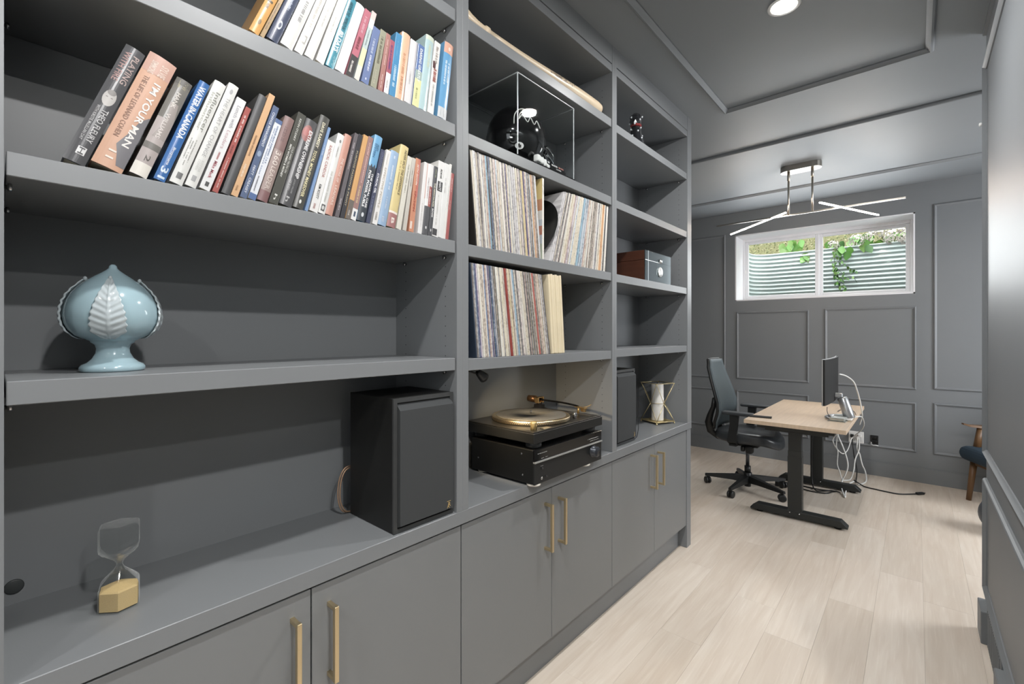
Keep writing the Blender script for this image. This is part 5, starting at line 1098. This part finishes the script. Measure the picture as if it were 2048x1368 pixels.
st.grid(rows, closed=True); st.bm.faces.new([st.bm.verts.new(q) for q in rows[0][::-1]]); st.bm.faces.new([st.bm.verts.new(q) for q in rows[-1]])
bmesh.ops.remove_doubles(st.bm, verts=st.bm.verts[:], dist=.0001); bmesh.ops.recalc_face_normals(st.bm, faces=st.bm.faces[:])
st.build('seat', SEATM, ch)
def backx(z):   # side profile of the back rest
    pts = [(.52, -.215), (.60, -.192), (.68, -.165), (.76, -.168), (.86, -.198), (.96, -.232), (1.06, -.262), (1.125, -.272)]
    for (z0, x0_), (z1, x1_) in zip(pts, pts[1:]):
        if z <= z1: f = (z - z0) / (z1 - z0); return x0_ + (x1_ - x0_) * f
    return pts[-1][1]
bk = MB(); F_, G_ = [], []
NZ, NYY = 18, 12
for i in range(NZ + 1):
    z = .53 + .595 * i / NZ; f = i / NZ
    hw = .195 + .040 * math.sin(PI * min(1, f * 1.15 + .1)) - .03 * max(0, f - .75) / .25
    if f > .94: hw -= .012
    if f < .06: hw -= .02
    row = []; rb = []
    for j in range(NYY + 1):
        q = -1 + 2 * j / NYY; dx = .035 * q * q
        row.append((backx(z) + dx - .02, hw * q, z)); rb.append((backx(z) + dx - .044, hw * q, z))
    F_.append(row); G_.append(rb)
bk.grid(F_); bk.grid([r[::-1] for r in G_])
ed = [r[0] for r in F_] + F_[-1] + [r[-1] for r in F_[::-1]] + F_[0][::-1]; eg = [r[0] for r in G_] + G_[-1] + [r[-1] for r in G_[::-1]] + G_[0][::-1]
bk.grid([ed, eg], closed=True); bmesh.ops.remove_doubles(bk.bm, verts=bk.bm.verts[:], dist=.0002); bmesh.ops.recalc_face_normals(bk.bm, faces=bk.bm.faces[:])
bk.build('backrest', MESHB, ch)
fr = MB()
for e_ in ([r[0] for r in G_], [r[-1] for r in G_]): fr.tube([Vector(p) + Vector((-.004, 0, 0)) for p in e_], .0125, 8, 1)
fr.tube([Vector(p) + Vector((-.004, 0, 0)) for p in G_[-1]], .011, 8, 1); fr.tube([Vector(p) + Vector((-.004, 0, 0)) for p in G_[0]], .011, 8, 1)
fr.build('back_frame', BLACKP, ch)
sp = MB()
for s_ in (-1, 1):
    rows = []
    for (x, z, w, y) in ((-.215, .80, .018, .205), (-.225, .72, .03, .19), (-.262, .64, .04, .16), (-.287, .57, .045, .13), (-.272, .48, .045, .11), (-.20, .425, .035, .09), (-.10, .41, .025, .07)):
        rows.append([(x - w * .6, s_ * (y - .018), z), (x + w * .6, s_ * (y - .018), z + .01), (x + w * .6, s_ * (y + .018), z + .01), (x - w * .6, s_ * (y + .018), z)])
    sp.grid(rows, closed=True)
    sp.bm.faces.new([sp.bm.verts.new(q) for q in rows[0]]); sp.bm.faces.new([sp.bm.verts.new(q) for q in rows[-1][::-1]])
bmesh.ops.remove_doubles(sp.bm, verts=sp.bm.verts[:], dist=.0002); bmesh.ops.recalc_face_normals(sp.bm, faces=sp.bm.faces[:])
sp.build('back_support', BLACKP, ch)
for s_ in (-1, 1):
    y = s_ * .275
    MB().box(-.125, .115, y - .042, y + .042, .682, .708, .011, 2).build('arm_pad', mat('arm_pad_rubber', '2e3236', .5), ch)
    b = MB(); rows = []
    for (x, z, w, yy) in ((-.03, .682, .035, y), (-.035, .60, .03, y), (-.045, .52, .032, y), (-.05, .455, .036, y), (-.045, .428, .03, y - s_ * .03)):
        rows.append([(x - w, yy - .016, z), (x + w, yy - .016, z), (x + w, yy + .016, z), (x - w, yy + .016, z)])
    b.grid(rows, smooth=False, closed=True); b.box(-.075, -.015, min(y - s_ * .2, y), max(y - s_ * .2, y), .418, .434, .003)
    bmesh.ops.recalc_face_normals(b.bm, faces=b.bm.faces[:]); b.build('arm_post', BLACKP, ch)

# ------------------------------------------------------------------ armchair and ball beyond the short wall
WN = mat('armchair_walnut', '64492f', .4, vary=.2, nscale=12, stretch=(3, 3, .5))
NV = mat('armchair_navy_fabric', '1f303d', .85, vary=.12, nscale=500, bump=.1)
ac = thing('armchair', 'wooden armchair with dark blue seat cushion behind the short wall end', 'armchair', (1.71, 5.357, 0), (0, 0, math.radians(25)))
for (bx, by, tx, ty) in ((-.313, .05, -.275, .05), (-.25, -.36, -.23, -.33), (.24, .06, .20, .05), (.24, -.36, .20, -.33)):
    MB().rod((bx, by, 0), (tx, ty, .345), .017, 14, .024).build('leg', WN, ac)
MB().box(-.285, .22, -.34, .09, .29, .325, .004).build('seat_rail', WN, ac)
MB().box(-.365, .20, -.35, .11, .325, .440, .052, 4).build('seat_cushion', NV, ac)
MB().rod((-.262, .05, .40), (-.235, .05, .60), .026, 14, .021).build('arm_post', WN, ac)
arm = MB(); rows = []
for (x, w, z, h) in ((-.352, .016, .615, .012), (-.31, .026, .600, .016), (-.24, .033, .594, .018), (-.1, .030, .60, .018), (.1, .028, .62, .018), (.22, .026, .64, .018)):
    rows.append([(x, .05 - w, z), (x, .05 + w, z), (x, .05 + w * .9, z + h), (x, .05 - w * .9, z + h)])
arm.grid(rows, smooth=False, closed=True); arm.face(rows[0]); arm.face(rows[-1][::-1]); bmesh.ops.remove_doubles(arm.bm, verts=arm.bm.verts[:], dist=.0002); bmesh.ops.recalc_face_normals(arm.bm, faces=arm.bm.faces[:])
arm.build('arm_rest', WN, ac)
MB().box(.14, .22, -.34, .10, .40, .84, .03, 3).build('back_cushion', NV, ac)
bl = MB().sphere((0, 0, .13), .13, 28, 18).build('exercise_ball', mat('ball_grey', '42474d', .4), None, (1.532, 4.50, 0))
tag(bl, 'dark grey ball on the floor peeking past the short wall end', 'ball')
